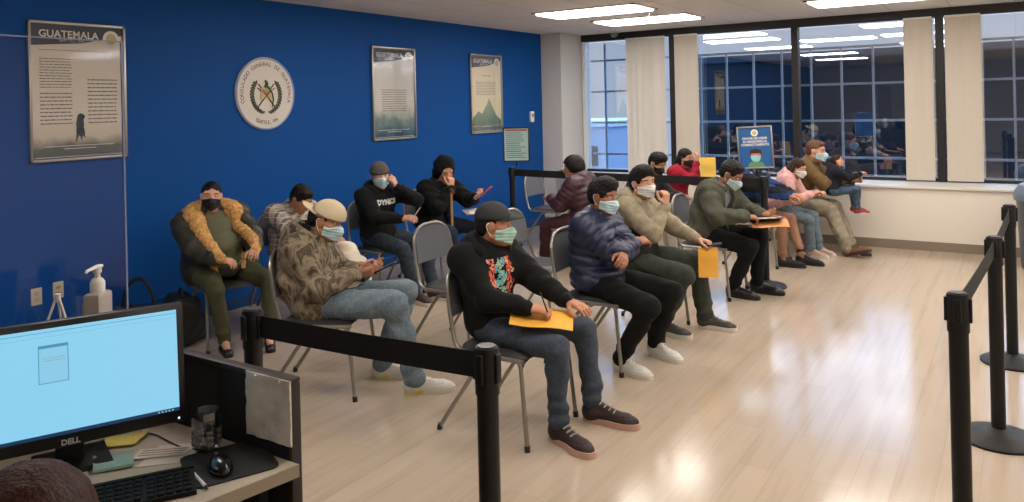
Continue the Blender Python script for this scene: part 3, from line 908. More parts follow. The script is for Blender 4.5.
# vertical blinds drawn to the sides of the bays
m_blind = mat('cream_blind', (200, 190, 176), .75, 0, .05, 60)
m_blind2 = mat('pale_blind', (214, 208, 198), .75, 0, .05, 60)
def blind(x0, x1, label, gaps=False, y=YG - .13):
    t = thing('vertical_blind', label, 'blind', ((x0 + x1) / 2, y, SILL + .02), 0)
    w = x1 - x0; H = CH - .10 - SILL - .04
    b = MB(); n = max(3, round(w / .085)); p = w / n
    for k in range(n):
        cx = -w / 2 + p * (k + .5); a = R_(38 if gaps and k < 3 else (5 if k % 2 else -5))
        b.box((cx, 0, H / 2), (p * 1.03, .0025, H), Matrix.Rotation(a, 3, 'Z'))
    b.build('slats', m_blind2 if gaps else m_blind, t, False)
    b = MB(); b.bb(-w / 2, w / 2, -.02, .02, H, H + .022, .003); b.build('headrail', m_white, t)
    b = MB()
    xs = w / 2 + .005
    b.tube([(xs, -.02, H), (xs + .002, -.024, H * .5), (xs, -.02, .05), (xs + .012, -.02, .05), (xs + .012, -.02, H)], .0022, n=6, corner=.02); b.build('pull_chain', m_white, t)
blind(-4.60, -4.02, 'pale vertical blind drawn half open beside the brightest window', True)
blind(-3.885, -3.56, 'cream vertical blind right of the leftmost black mullion, behind the woman in red')
blind(-1.08, -.785, 'cream vertical blind at the right end of the window behind the father and child')
blind(-.66, -.31, 'cream vertical blind right of the rightmost black mullion in the photo')

# ------------------------------------------------------------------ outside
b = MB(); b.bb(-80, 80, YG + 2, 120, -9.2, -9); struct('ground', b, mat('wet_asphalt', (120, 130, 142), .6))
t = thing('office_building', 'dark navy office building across the street, seen through the wide windows', 'building', (8, 30, -9))
m_fac = mat('navy_facade', (20, 25, 33), .8, spec=.1)
b = MB(); b.bb(-19, 22, 0, 12, 0, 12.15); b.build('wall', m_fac, t, False)
b = MB(); b.bb(-19.1, 22.1, -.15, 12.1, 12.15, 12.4); b.build('parapet', mat('grey_parapet', (46, 52, 62), .8, spec=.1), t, False)
for r in range(3):
    for c in range(12):
        b = MB(); b.bb(-18 + c * 3.3, -15.9 + c * 3.3, -.06, .02, 2 + r * 3.4, 4.1 + r * 3.4); b.build('window', mat('navy_window', (16, 21, 29), .8, spec=.1), t, False)
t = thing('warehouse', 'pale grey warehouse beyond the leftmost window', 'building', (-30, 50, -9))
b = MB(); b.bb(-12, 6, 0, 10, 0, 9.0); b.build('wall', mat('pale_wall', (150, 166, 186), .8), t, False)
b = MB(); b.bb(-12.2, 6.2, -.2, 10.2, 9.0, 9.4); b.build('roof', mat('pale_roof', (190, 202, 216), .8), t, False)
for c in range(7):
    b = MB(); b.bb(-11 + c * 2.4, -9.6 + c * 2.4, -.05, .02, 6.2, 7.6); b.build('window', mat('dark_window', (20, 30, 46), .15), t, False)

# ------------------------------------------------------------------ ceiling fittings
m_diff = mat('lit_diffuser', (255, 250, 240), .5, emit=(255, 248, 240), es=LAMP)
m_lf = mat('white_light_frame', (205, 198, 186), .5)
def ceiling_light(x, y, label):
    t = thing('ceiling_light', label, 'light', (x, y, CH), 0, 'recessed ceiling lights')
    b = MB()
    for s_ in (-1, 1):
        b.bb(-.61, .61, s_ * .305, s_ * .265, -.014, -.001); b.bb(s_ * .61, s_ * .575, -.305, .305, -.014, -.001)
    b.build('frame', m_lf, t, False)
    b = MB(); b.bb(-.575, .575, -.265, .265, -.030, -.002, .006); b.build('diffuser', m_diff, t, False)
for x, y, l in [(-3.80, 7.52, 'rectangular ceiling light nearest the blue wall, the left one of the pair'),
             (-3.70, 8.72, 'rectangular ceiling light just in front of the windows, right one of the pair'),
             (-1.20, 8.62, 'rectangular ceiling light cut by the top edge, above the father and child')]:
    ceiling_light(x, y, l)
for x, y in [(-3.80, 5.1), (-1.2, 4.2), (-1.2, 6.6), (1.3, 8.6), (1.3, 5.1), (-1.2, 2.7), (-3.5, 1.9), (1.6, 1.2), (1.6, -2.0), (-3.7, -.8), (1.3, 7.0), (1.3, 3.1), (3.0, 6.2), (-2.5, 6.4)]:  # extra fixtures outside the view, added for more light in the room
    ceiling_light(x, y, 'unseen ceiling light added to brighten the room')
t = thing('security_camera', 'small dome camera on the ceiling at the left end of the black window header', 'camera', (-4.72, 9.95, CH))
b = MB(); b.lathe([(.075, -.02), (.078, -.001), (.0, -.001)], n=24); b.build('mount', m_white, t)
b = MB(); b.lathe([(0, -.085), (.03, -.078), (.05, -.06), (.06, -.02)], n=24); b.build('dome', mat('smoked_dome', (120, 118, 116), .1), t)
t = thing('sprinkler', 'small sprinkler head on the ceiling between the two left lights', 'sprinkler', (-3.34, 7.95, CH))
b = MB(); b.lathe([(.035, -.006), (.035, -.001), (0, -.001)]); b.build('rosette', m_white, t)
b = MB(); b.cyl((0, 0, -.05), (0, 0, -.006), .01); b.lathe([(.022, -.056), (.022, -.052), (0, -.052)]); b.build('nozzle', mat('chrome', (170, 170, 170), .25, 1), t)

# ------------------------------------------------------------------ on the blue wall: local x runs along +Y world, y is up, z points into the room
WM = lambda y, z, off=0: Matrix.Translation((XL + off, y, z)) @ Matrix(((0, 0, 1), (1, 0, 0), (0, 1, 0))).to_4x4()
m_silver = mat('silver_frame', (176, 172, 160), .35, .8)
m_lens = glass_mat('poster_glazing', (1, 1, 1), .02, .06, .18)
def grad_print(name, stops, axis='Z', lo=-.49, hi=.49, noise=.0):
    m = bpy.data.materials.new(name); MATS[name] = m; t = NT(m)
    tc = t.new('ShaderNodeTexCoord'); sp = t.new('ShaderNodeSeparateXYZ'); t.link(tc.outputs['Object'], sp.inputs[0])
    mr = t.new('ShaderNodeMapRange'); mr.inputs[1].default_value = lo; mr.inputs[2].default_value = hi; t.link(sp.outputs[axis], mr.inputs[0])
    src = mr.outputs[0]
    if noise:
        no = t.new('ShaderNodeTexNoise'); no.inputs['Scale'].default_value = 9; no.inputs['Detail'].default_value = 6; t.link(tc.outputs['Object'], no.inputs['Vector'])
        ma = t.new('ShaderNodeMath', operation='MULTIPLY_ADD'); ma.inputs[1].default_value = noise; t.link(no.outputs['Fac'], ma.inputs[0]); t.link(src, ma.inputs[2])
        mb = t.new('ShaderNodeMath', operation='SUBTRACT'); mb.inputs[1].default_value = noise / 2; t.link(ma.outputs[0], mb.inputs[0]); src = mb.outputs[0]
    rp = t.new('ShaderNodeValToRGB'); t.link(src, rp.inputs[0]); cr = rp.color_ramp
    cr.elements[0].position = stops[0][0]; cr.elements[0].color = lin(stops[0][1]); cr.elements[1].position = stops[-1][0]; cr.elements[1].color = lin(stops[-1][1])
    for p, c in stops[1:-1]: e = cr.elements.new(p); e.color = lin(c)
    t.link(rp.outputs[0], t.b.inputs['Base Color']); t.b.inputs['Roughness'].default_value = .4
    return m
m_ink = mat('grey_ink', (120, 112, 98), .6); m_navy_ink = mat('navy_ink', (34, 44, 72), .5); m_white_ink = mat('white_ink', (226, 220, 206), .5); m_gold = mat('gold_ink', (196, 172, 112), .5)
def poster(y, z, w, h, label, pm, blocks, title, tsize, bird=False, hill=None):
    t = thing('framed_poster', label, 'poster', (XL, y, z), 0)
    I = Matrix(((0, 0, 1), (1, 0, 0), (0, 1, 0))).to_4x4()       # local: x -> +Y, y -> up, z -> +X
    b = MB()
    for sx in (-1, 1):
        b.bb(.001, .028, sx * w / 2, sx * (w / 2 - .018), -h / 2, h / 2, .002); b.bb(.001, .028, -w / 2, w / 2, sx * h / 2, sx * (h / 2 - .018), .002)
    b.build('frame', m_silver, t)
    b = MB(); b.bb(.002, .010, -w / 2 + .015, w / 2 - .015, -h / 2 + .015, h / 2 - .015); pr = b.build('print', pm, t, False)
    b = MB(); b.bb(.020, .022, -w / 2 + .015, w / 2 - .015, -h / 2 + .015, h / 2 - .015); b.build('glazing', m_lens, t, False)
    # dark banner with a slanted lower edge
    a, c = w / 2 - .018, h / 2 - .018
    b = MB(); b.prism([(-a, c), (-a, c - .155), (a * .1, c - .125), (a, c - .055), (a, c)], .010, .0115, I); b.build('banner', m_navy_ink, t, False)
    text_obj('title', title, tsize, I @ Matrix.Translation((-.09 * w, c - .070, .0125)), m_white_ink, t, depth=.0005, bold=.001)
    text_obj('subtitle', 'SEATTLE, WA.', tsize * .42, I @ Matrix.Translation((-.06 * w, c - .112, .0125)), m_white_ink, t, depth=.0005)
    b = MB(); b.lathe([(0, .0015), (.062, .0015), (.062, 0)], n=32); b.mi = 1; b.lathe([(0, .002), (.040, .002), (.040, .001)], n=32)
    o = b.build('crest', [m_white_ink, m_gold], t); o.data.transform(I @ Matrix.Translation((a - .085, c - .085, .012)))
    b = MB(); rnd = random.Random(int(y * 10))
    for (x0, x1, z0, z1, n) in blocks:
        for k in range(n):
            zz = z1 - (z1 - z0) * (k + .5) / n; hh = (z1 - z0) / n * .32; xx = x0
            while xx < x1 - .01:
                L = min(rnd.uniform(.015, .045), x1 - xx); b.bb(.0100, .0106, xx, xx + L, zz - hh / 2, zz + hh / 2); xx += L + .006
    b.build('print_text', m_ink, t, False)
    b = MB(); b.bb(.0100, .0108, -a * .75, a * .75, -c + .085, -c + .090); b.bb(.0100, .0108, -a * .35, a * .35, -c + .065, -c + .070); b.bb(.0100, .0108, -a * .95, a * .95, -c + .010, -c + .014)
    b.build('caption', m_white_ink, t, False)
    if bird:
        v = Vol(.004)
        v.ell((.012, .0, -.235), (.006, .030, .058)); v.ell((.012, .006, -.178), (.006, .017, .018)); v.cap((.012, .012, -.178), (.012, .03, -.180), .006, .002)
        v.cap((.012, -.012, -.28), (.012, -.030, -.36), .010, .004); v.cap((.012, .005, -.28), (.012, .010, -.35), .010, .003); v.cap((.012, .02, -.28), (.012, .035, -.34), .006, .003)
        v.build('bird_picture', mat('dark_feather_ink', (44, 52, 56), .6), t)
    if hill:
        b = MB(); b.prism(hill, .010, .0112, I); b.build('mountain_picture', MATS['hill_print'], t, False)
    return t
m_p1 = grad_print('sepia_print', [(0, (60, 74, 70)), (.10, (84, 92, 80)), (.17, (226, 212, 178)), (.30, (246, 234, 204)), (1, (240, 226, 194))], noise=.10)
m_p2 = grad_print('misty_print', [(0, (20, 38, 58)), (.08, (40, 90, 110)), (.20, (120, 140, 130)), (.35, (214, 210, 200)), (1, (232, 228, 222))], noise=.22)
m_p3 = grad_print('volcano_print', [(0, (24, 44, 66)), (.07, (60, 84, 76)), (.12, (220, 206, 172)), (1, (236, 222, 192))], noise=.05)
grad_print('hill_print', [(0, (50, 66, 52)), (.4, (86, 120, 92)), (1, (132, 150, 120))], lo=-.45, hi=-.1, noise=.6)
m_blk = [(-.27, -.05, .02, .24, 11), (-.27, -.05, -.24, 0, 9), (.06, .28, -.24, .10, 12)]
poster(2.99, 1.87, .69, .985, 'large silver-framed poster with a dark bird on the wall at the far left', m_p1, [(-.27, .2, .285, .30, 1), *m_blk], 'GUATEMALA', .072, bird=True)
poster(6.37, 1.855, .70, 1.0, 'misty silver-framed poster hanging above the man in the grey beanie', m_p2, [(-.2, .2, -.2, .05, 10)], 'GUATEMALA', .072)
poster(8.12, 1.85, .70, 1.0, 'silver-framed poster with a green volcano, nearest the windows', m_p3, [(-.09, .09, .22, .245, 1), (-.22, .22, -.02, .16, 9)], 'GUATEMALA', .072,
       hill=[(-.32, -.40), (-.30, -.30), (-.18, -.22), (-.10, -.25), (0, -.14), (.06, -.06), (.12, -.15), (.22, -.28), (.32, -.34), (.32, -.40)])

# the round seal of the consulate
SI = Matrix(((0, 0, 1), (1, 0, 0), (0, 1, 0))).to_4x4()
t = thing('wall_seal', 'round white consulate seal with a wreath and a green bird on the blue wall', 'seal', (XL, 4.645, 1.855))
b = MB(); b.lathe([(.325, .001), (.328, .012), (.322, .020), (0, .020)], n=64); o = b.build('disc', mat('seal_white', (214, 206, 196), .45), t); o.data.transform(SI)
b = MB(); b.tube([(.316 * math.cos(a), .316 * math.sin(a), .021) for a in [2 * PI * i / 64 for i in range(64)]], .007, n=8, closed=True); o = b.build('rim', mat('pale_blue_rim', (150, 176, 206), .4), t); o.data.transform(SI)
m_letter = mat('seal_letter', (92, 70, 62), .6)
def arc_text(txt, r, a0, a1, size, parent, flip=False):
    n = len(txt); bm = MB()
    for i, ch in enumerate(txt):
        if ch == ' ': continue
        a = R_(a0 + (a1 - a0) * i / (n - 1)); rot = a + PI / 2 if flip else a - PI / 2
        me = text_mesh(ch, size, SI @ Matrix.Translation((r * math.cos(a), r * math.sin(a), .021)) @ Matrix.Rotation(rot, 4, 'Z'), .0008)
        bm.bm.from_mesh(me)
    return bm.build('lettering', m_letter, parent, False)
arc_text('CONSULADO GENERAL DE GUATEMALA', .262, 196, -16, .048, t)
arc_text('SEATTLE, WA', .262, 245, 295, .048, t, True)
for sx in (-1, 1):
    b = MB()
    for k in range(13):
        a = R_(-72 + k * 9.5); cx, cy = sx * .155 * math.cos(a), .165 * math.sin(a) - .015
        for q in (-1, 1):
            b.sphere((cx + sx * q * .012, cy + .004, .022), (.022, .009, .003), Matrix.Rotation(sx * (a + PI / 2 + q * .6) if sx > 0 else PI - (a + PI / 2 + q * .6), 3, 'Z'), n=8)
    b.tube([(sx * .155 * math.cos(R_(q)), .165 * math.sin(R_(q)) - .015, .021) for q in range(-80, 46, 6)], .003, n=5)
    o = b.build('wreath_branch', mat('wreath_green', (70, 78, 58), .6), t); o.data.transform(SI)
b = MB()
for sx in (-1, 1):
    b.tube([(sx * -.10, -.13, .023), (sx * .085, .085, .023)], .006, n=6); b.tube([(sx * -.085, -.11, .024), (sx * .02, .0, .024), (sx * .095, .05, .024)], .005, n=6)
    b.tube([(sx * -.06, -.155, .024), (sx * -.12, -.12, .024)], .009, n=6)
o = b.build('crossed_rifles', mat('rifle_brown', (88, 66, 46), .6), t); o.data.transform(SI)
b = MB(); b.prism([(-.068, -.045), (-.060, .0), (-.068, .05), (-.02, .043), (.02, .052), (.068, .044), (.062, 0), (.070, -.050), (.02, -.043), (-.02, -.053)], .024, .028)
o = b.build('scroll', mat('scroll_parchment', (206, 176, 128), .6), t); o.data.transform(SI)
b = MB(); b.tube([(-.012, .058, .030), (.004, .085, .030), (-.004, .110, .030), (-.016, .118, .030)], [.013, .014, .011, .006], n=8)
b.tube([(0, .075, .030), (.03, .045, .031), (.062, .0, .031), (.072, -.06, .031), (.055, -.13, .031)], [.010, .008, .007, .006, .003], n=8)
o = b.build('green_bird', mat('bird_green', (52, 104, 62), .6), t); o.data.transform(SI)
o = text_obj('scroll_lettering', 'LIBERTAD\n15 DE\nSEPTIEMBRE\nDE 1821', .020, SI @ Matrix.Translation((0, .028, .0285)), m_letter, t, depth=.0004)

t = thing('thermostat', 'small white thermostat on the blue wall near the corner', 'thermostat', (XL, 9.21, 1.53))
b = MB(); b.bb(.001, .03, -.045, .045, -.075, .075, .008); b.build('case', m_white, t)
b = MB(); b.bb(.030, .032, -.025, .025, .0, .045); b.build('display', mat('lcd_grey', (110, 122, 126), .3), t)
for y, z, l, k in ((2.67, .46, 'blank cream wall plate low on the blue wall at the far left', 0), (2.815, .475, 'cream power outlet low on the blue wall behind the small tripod', 1)):
    t = thing('wall_outlet', l, 'outlet', (XL, y, z))
    b = MB(); b.bb(.001, .008, -.036, .036, -.058, .058, .003); b.build('plate', mat('cream_plate', (206, 196, 172), .4), t)
    b = MB()
    for zz in (-.02, .02):
        b.bb(.008, .011, -.016, .016, zz - .014, zz + .014, .002)
        if k: b.mi = 1; b.bb(.011, .0115, -.008, -.005, zz - .006, zz + .006); b.bb(.011, .0115, .005, .008, zz - .006, zz + .006); b.mi = 0
    b.build('socket', [mat('cream_plate2', (190, 178, 150), .4), m_black], t)

# ------------------------------------------------------------------ stacking chairs
m_tube = mat('grey_steel_tube', (150, 144, 134), .32, .75)
m_seat = mat('charcoal_vinyl', (52, 50, 50), .45, 0, .06, 120)
m_back = mat('grey_vinyl', (96, 98, 104), .4, 0, .06, 120)
m_rub = mat('rubber_foot', (30, 28, 27), .7)
def make_chair(label, loc, rz):
    t = thing('stacking_chair', label, 'chair', loc, rz, 'stacking chairs')
    # local: +Y forward
    b = MB()
    pts = [(-.235, .225, .43), (-.235, -.19, .43), (-.215, -.245, .62), (-.20, -.272, .79), (-.10, -.285, .850), (.10, -.285, .850), (.20, -.272, .79), (.215, -.245, .62), (.235, -.19, .43), (.235, .225, .43)]
    b.tube(pts, .0115, n=10, corner=.06)
    b.tube([(-.235, -.10, .425), (.235, -.10, .425)], .009); b.tube([(-.235, .12, .425), (.235, .12, .425)], .009)
    b.build('frame', m_tube, t)
    for sx in (-1, 1):
        b = MB(); b.tube([(sx * .235, .14, .43), (sx * .235, .205, .43), (sx * .250, .245, .012)], .0115, n=10, corner=.035); l = b.build('leg', m_tube, t)
        b = MB(); b.cyl((sx * .250, .245, 0), (sx * .249, .243, .03), .0145); b.build('foot_cap', m_rub, l)
        b = MB(); b.tube([(sx * .235, .05, .42), (sx * .236, -.03, .40), (sx * .250, -.30, .012)], .0115, n=10, corner=.03); l = b.build('leg', m_tube, t)
        b = MB(); b.cyl((sx * .250, -.302, 0), (sx * .2495, -.295, .03), .0145); b.build('foot_cap', m_rub, l)
    # seat pad with waterfall edges
    n, mm = 14, 14; g = {}
    bm = MB()
    for side in (0, 1):
        for j in range(mm + 1):
            for i in range(n + 1):
                u, v = i / n * 2 - 1, j / mm * 2 - 1
                e = max(abs(u), abs(v)); r = (abs(u) ** 5 + abs(v) ** 5) ** .2
                k = e / r if r > 1e-6 else 1
                x, y = u * k * .222, v * k * .215
                top = .462 - .012 * (1 - (u * u)) * (1 - v * v) - .020 * r ** 10 - .012 * max(0, v) ** 4
                g[side, i, j] = bm.bm.verts.new((x, y, top if side == 0 else .425 + .004 * (1 - r)))
    for j in range(mm):
        for i in range(n):
            bm.bm.faces.new([g[0, i, j], g[0, i + 1, j], g[0, i + 1, j + 1], g[0, i, j + 1]]); bm.bm.faces.new([g[1, i, j], g[1, i, j + 1], g[1, i + 1, j + 1], g[1, i + 1, j]])
    for i in range(n):
        for j in (0, mm): bm.bm.faces.new([g[0, i, j], g[0, i + 1, j], g[1, i + 1, j], g[1, i, j]])
    for j in range(mm):
        for i in (0, n): bm.bm.faces.new([g[0, i, j], g[0, i, j + 1], g[1, i, j + 1], g[1, i, j]])
    bm.build('seat', m_seat, t, ang=50)
    # curved back panel
    bm = MB(); g = {}
    for side in (0, 1):
        for j in range(11):
            for i in range(15):
                u, v = i / 14 * 2 - 1, j / 10
                wd = .200 - .012 * v; top = .590 + .248 * v
                if v > .6: wd *= math.sqrt(max(.05, 1 - ((v - .6) / .4) ** 2 * .42))
                yy = -.238 - (top - .6) * .16 - .022 * (1 - u * u) + (.006 if side == 0 else -.008)
                g[side, i, j] = bm.bm.verts.new((u * wd, yy, top))
    for j in range(10):
        for i in range(14):
            bm.bm.faces.new([g[0, i, j], g[0, i + 1, j], g[0, i + 1, j + 1], g[0, i, j + 1]]); bm.bm.faces.new([g[1, i, j], g[1, i, j + 1], g[1, i + 1, j + 1], g[1, i + 1, j]])
    for i in range(14):
        for j in (0, 10): bm.bm.faces.new([g[0, i, j], g[0, i + 1, j], g[1, i + 1, j], g[1, i, j]])
    for j in range(10):
        for i in (0, 14): bm.bm.faces.new([g[0, i, j], g[0, i, j + 1], g[1, i, j + 1], g[1, i, j]])
    bm.build('backrest', m_back, t, ang=50)
    return t
CH0 = None
def chair(x, y, heading, label):
    global CH0
    if CH0 is None: CH0 = make_chair(label, (x, y, 0), R_(heading - 90)); return CH0
    return dup(CH0, (x, y, 0), R_(heading - 90), label)

# ------------------------------------------------------------------ belt stanchions
m_post = mat('matte_black_post', (18, 17, 17), .5, spec=.35)
m_belt = mat('black_belt', (18, 16, 16), .8, 0, .1, 300)
def stanchion(x, y, label, belt_to=None, zb=(.90, .977), lean=0):
    t = thing('belt_stanchion', label, 'stanchion', (x, y, 0), 0, 'belt stanchions')
    b = MB(); b.lathe([(0, 0), (.178, 0), (.180, .012), (.165, .022), (.06, .042), (.045, .055), (.033, .06)], n=40); b.build('base', m_post, t)
    b = MB(); b.cyl((0, 0, .055), (0, 0, .87), .032, n=24); b.build('pole', m_post, t)
    b = MB(); b.lathe([(.036, .86), (.037, .985), (.034, .995), (0, .996)], n=24)
    for a in range(4):
        c, s_ = math.cos(a * PI / 2), math.sin(a * PI / 2); b.box((c * .038, s_ * .038, .938), (.012 + .012 * abs(s_), .012 + .012 * abs(c), .085), None, .003)
    b.build('belt_head', m_post, t)
    b = MB(); b.lathe([(.027, .994), (.027, 1.0), (0, 1.0)], n=24); b.build('cap', mat('grey_cap', (70, 68, 66), .35), t)
    if belt_to:
        d = Vector((belt_to[0] - x, belt_to[1] - y, 0)); L = d.length - .04; a = math.atan2(d.y, d.x)
        b = MB(); seg = 12; dz = belt_to[2] if len(belt_to) > 2 else 0
        P = []
        for i in range(seg + 1):
            u = i / seg; xx = .04 + (L - .04) * u; sag = -.004 * 4 * u * (1 - u) + dz * u
            P.append((xx, sag))
        vs = [[b.bm.verts.new((xx, yy, zz + sg)) for yy, zz in ((-.0015, zb[0]), (.0015, zb[0]), (.0015, zb[1]), (-.0015, zb[1]))] for xx, sg in P]
        for A, Bq in zip(vs, vs[1:]):
            for k in range(4): b.bm.faces.new((A[k], A[(k + 1) % 4], Bq[(k + 1) % 4], Bq[k]))
        b.bm.faces.new(vs[0][::-1]); b.bm.faces.new(vs[-1])
        o = b.build('belt', m_belt, t, False); o.data.transform(Matrix.Rotation(a, 4, 'Z'))
    return t
stanchion(-1.31, 1.85, 'black belt post nearest the camera, in the centre foreground')
stanchion(-2.29, 1.80, 'black belt post in front of the woman with the fur-lined hood', (-1.31, 1.85))
stanchion(-.185, 3.16, 'black belt post at the right, cut off by the bottom edge')
stanchion(-.10, 4.48, 'middle one of the three black belt posts at the right edge', (-.185, 3.16))
stanchion(-.045, 5.80, 'farthest black belt post at the right edge, in front of the bin', (-.10, 4.48))
s1 = stanchion(-4.78, 7.33, 'black belt post carrying the pale notice next to the blue wall', (-1.93, 7.14))
s2 = stanchion(-1.93, 7.14, 'black belt post with the blue mask sign beside the man in olive')
# signs clipped on the two far posts
a = R_(33 + 4)
t = thing('notice_sign', 'pale turquoise notice in a black frame on the far left belt post', 'sign', (-4.72, 7.34, 1.0), R_(28))
b = MB(); b.bb(-.012, .012, -.006, .006, 0, .07); b.build('stem', m_black, t, False)
b = MB()
for sx in (-1, 1): b.bb(sx * .150, sx * .135, -.012, .008, .06, .45, .002); b.bb(-.15, .15, -.012, .008, .06 if sx < 0 else .435, .075 if sx < 0 else .45, .002)
b.build('frame', m_black, t)
b = MB(); b.bb(-.137, .137, -.006, .004, .07, .44); b.build('print', mat('notice_print', (166, 190, 186), .4), t, False)
FM = Matrix(((1, 0, 0), (0, 0, -1), (0, 1, 0))).to_4x4()
b = MB(); b.mi = 1; b.bb(-.12, .12, -.0068, -.006, .405, .425); b.mi = 0
rnd = random.Random(3)
for k in range(13):
    zz = .385 - k * .023; b.mi = 2 if k in (5, 9) else 0
    b.bb(-.115, -.115 + rnd.uniform(.15, .23), -.0068, -.006, zz - .0045, zz + .0045)
b.build('print_text', [mat('teal_ink', (86, 128, 128), .6), mat('red_ink', (170, 86, 80), .6), mat('teal_ink_dark', (40, 116, 104), .6)], t, False)

t = thing('mask_sign', 'blue sign with a masked face in a pale frame above the man in olive', 'sign', (-1.985, 7.13, 1.0), R_(12))
t.rotation_euler = (0, R_(-2.5), R_(12))
b = MB(); b.bb(-.012, .012, -.006, .006, 0, .09); b.build('stem', m_black, t, False)
b = MB()
for sx in (-1, 1): b.bb(sx * .155, sx * .142, -.012, .008, .07, .455, .002); b.bb(-.155, .155, -.012, .008, .07 if sx < 0 else .442, .083 if sx < 0 else .455, .002)
b.build('frame', m_silver, t)
b = MB(); b.bb(-.143, .143, -.006, .004, .08, .445); b.build('print', mat('mask_sign_blue', (38, 92, 150), .4), t, False)
def fdisc(mb, x, z, rx, rz, y0=-.0062, y1=-.0075, n=24): mb.prism([(x + rx * math.cos(2 * PI * i / n), z + rz * math.sin(2 * PI * i / n)) for i in range(n)], -y0, -y1, FM)
b = MB(); fdisc(b, .0, .395, .032, .032); b.mi = 1; fdisc(b, 0, .395, .018, .018, -.0075, -.0082); b.build('crest', [m_white_ink, m_gold], t, False)
text_obj('lettering', 'FAVOR DE USAR\nSU MASCARILLA\nCORRECTAMENTE', .029, FM @ Matrix.Translation((0, .315, .0068)), m_white_ink, t, depth=.0005, bold=.0008)
b = MB()
b.prism([(-.075, .083), (-.062, .118), (-.03, .135), (.03, .135), (.062, .118), (.075, .083)], .0062, .0072, FM)
b.mi = 1; fdisc(b, 0, .178, .045, .052, -.0072, -.0080)
b.mi = 2; b.prism([(-.052, .19), (-.05, .235), (0, .252), (.05, .235), (.052, .19), (.036, .208), (-.036, .208)], .0082, .0090, FM)
b.mi = 3; b.prism([(-.045, .182), (0, .192), (.045, .182), (.032, .140), (0, .128), (-.032, .140)], .0092, .0100, FM)
b.build('face_picture', [mat('picture_green', (96, 140, 96), .5), mat('picture_skin', (190, 130, 100), .5), mat('picture_hair', (66, 34, 26), .5), mat('picture_mask', (140, 200, 206), .5)], t, False)

# ------------------------------------------------------------------ domed litter bin at the right edge
t = thing('litter_bin', 'grey domed litter bin cut by the right edge, by the window wall', 'bin', (.22, 9.05, 0))
m_bin = mat('grey_bin', (84, 88, 94), .45)
b = MB(); b.lathe([(.20, 0), (.205, .02), (.235, .66), (.24, .68), (0, .68)], n=40); b.build('body', m_bin, t)
b = MB(); b.lathe([(.255, .66), (.258, .70), (.25, .74), (.21, .81), (.12, .85), (0, .862)], n=40); b.build('lid', mat('blue_grey_lid', (104, 116, 130), .35), t)
b = MB(); b.box((0, -.20, .775), (.20, .06, .07), Matrix.Rotation(R_(-38), 3, 'X'), .01); b.build('flap', m_black, t)

# ------------------------------------------------------------------ the desk in the foreground
m_desk = mat('worktop_laminate', (176, 164, 146), .4, 0, .02, 80, .04)
m_part = mat('black_fabric_panel', (14, 11, 11), .8, 0, .12, 260)
m_cap = mat('brown_panel_cap', (36, 22, 22), .5)
DZ = .74
t = thing('desk', 'pale worktop of the reception desk under the monitor and keyboard', 'desk', (-2.02, .75, 0))
b = MB(); b.prism([(-.42, .685), (.372, .685), (.33, .45), (.30, .15), (.30, -1.0), (-.42, -1.0)], DZ - .03, DZ); b.build('worktop', m_desk, t, False)
b = MB(); b.prism([(.372, .685), (.377, .682), (.335, .45), (.305, .15), (.305, -1.0), (.30, -1.0), (.30, .15), (.33, .45)], DZ - .032, DZ + .001); b.build('edge_band', mat('edge_band', (150, 138, 120), .5), t, False)
b = MB(); b.bb(-.40, .25, .65, .68, 0, DZ - .03); b.build('side_panel', m_part, t, False)
b = MB(); b.bb(-.40, .25, -1.0, -.97, 0, DZ - .03); b.build('side_panel', m_part, t, False)
b = MB(); b.bb(-.42, -.39, -.97, .65, .0, DZ - .03); b.build('modesty_panel', m_part, t, False)

t = thing('desk_partition', 'black partition with a brown cap at the end of the desk', 'partition', (-1.95, 1.459, 0))
b = MB(); b.bb(-.52, .255, -.016, .016, .02, .945); b.build('panel', m_part, t, False)
b = MB(); b.bb(-.525, .268, -.018, .018, .945, .960, .003); b.bb(.255, .268, -.018, .018, 0, .945, .003); b.build('cap', m_cap, t)
b = MB(); b.bb(-.5, .25, -.016, .016, 0, .02); b.build('foot', m_black, t, False)

t = thing('transaction_counter', 'black counter wall behind the monitor carrying the sanitiser bottle', 'counter', (-2.50, .45, 0))
b = MB(); b.bb(-.04, .04, -1.3, .985, 0, .97); b.build('panel', m_part, t, False)
b = MB(); b.bb(-.12, .10, -1.3, .985, .97, .995, .004); b.build('ledge', mat('dark_ledge', (40, 30, 28), .4), t)
LZ = .995
# clear guard panel on the ledge
t = thing('acrylic_guard', 'clear acrylic guard standing behind the sanitiser bottle at the far left', 'guard', (-2.56, .635, LZ))
b = MB(); b.bb(-.002, .002, -1.3, .86, .012, .95); b.build('pane', glass_mat('clear_acrylic', (.86, .86, .92), .01, .0, .25), t, False)
b = MB(); b.bb(-.003, .003, .86, .866, .012, .95); b.bb(-.003, .003, -1.3, .866, .95, .954); b.build('polished_edge', mat('acrylic_edge', (120, 134, 168), .3), t, False)
b = MB()
for y in (-.6, .6): b.bb(-.03, .03, y - .04, y + .04, 0, .012, .003)
b.build('foot', m_black, t)

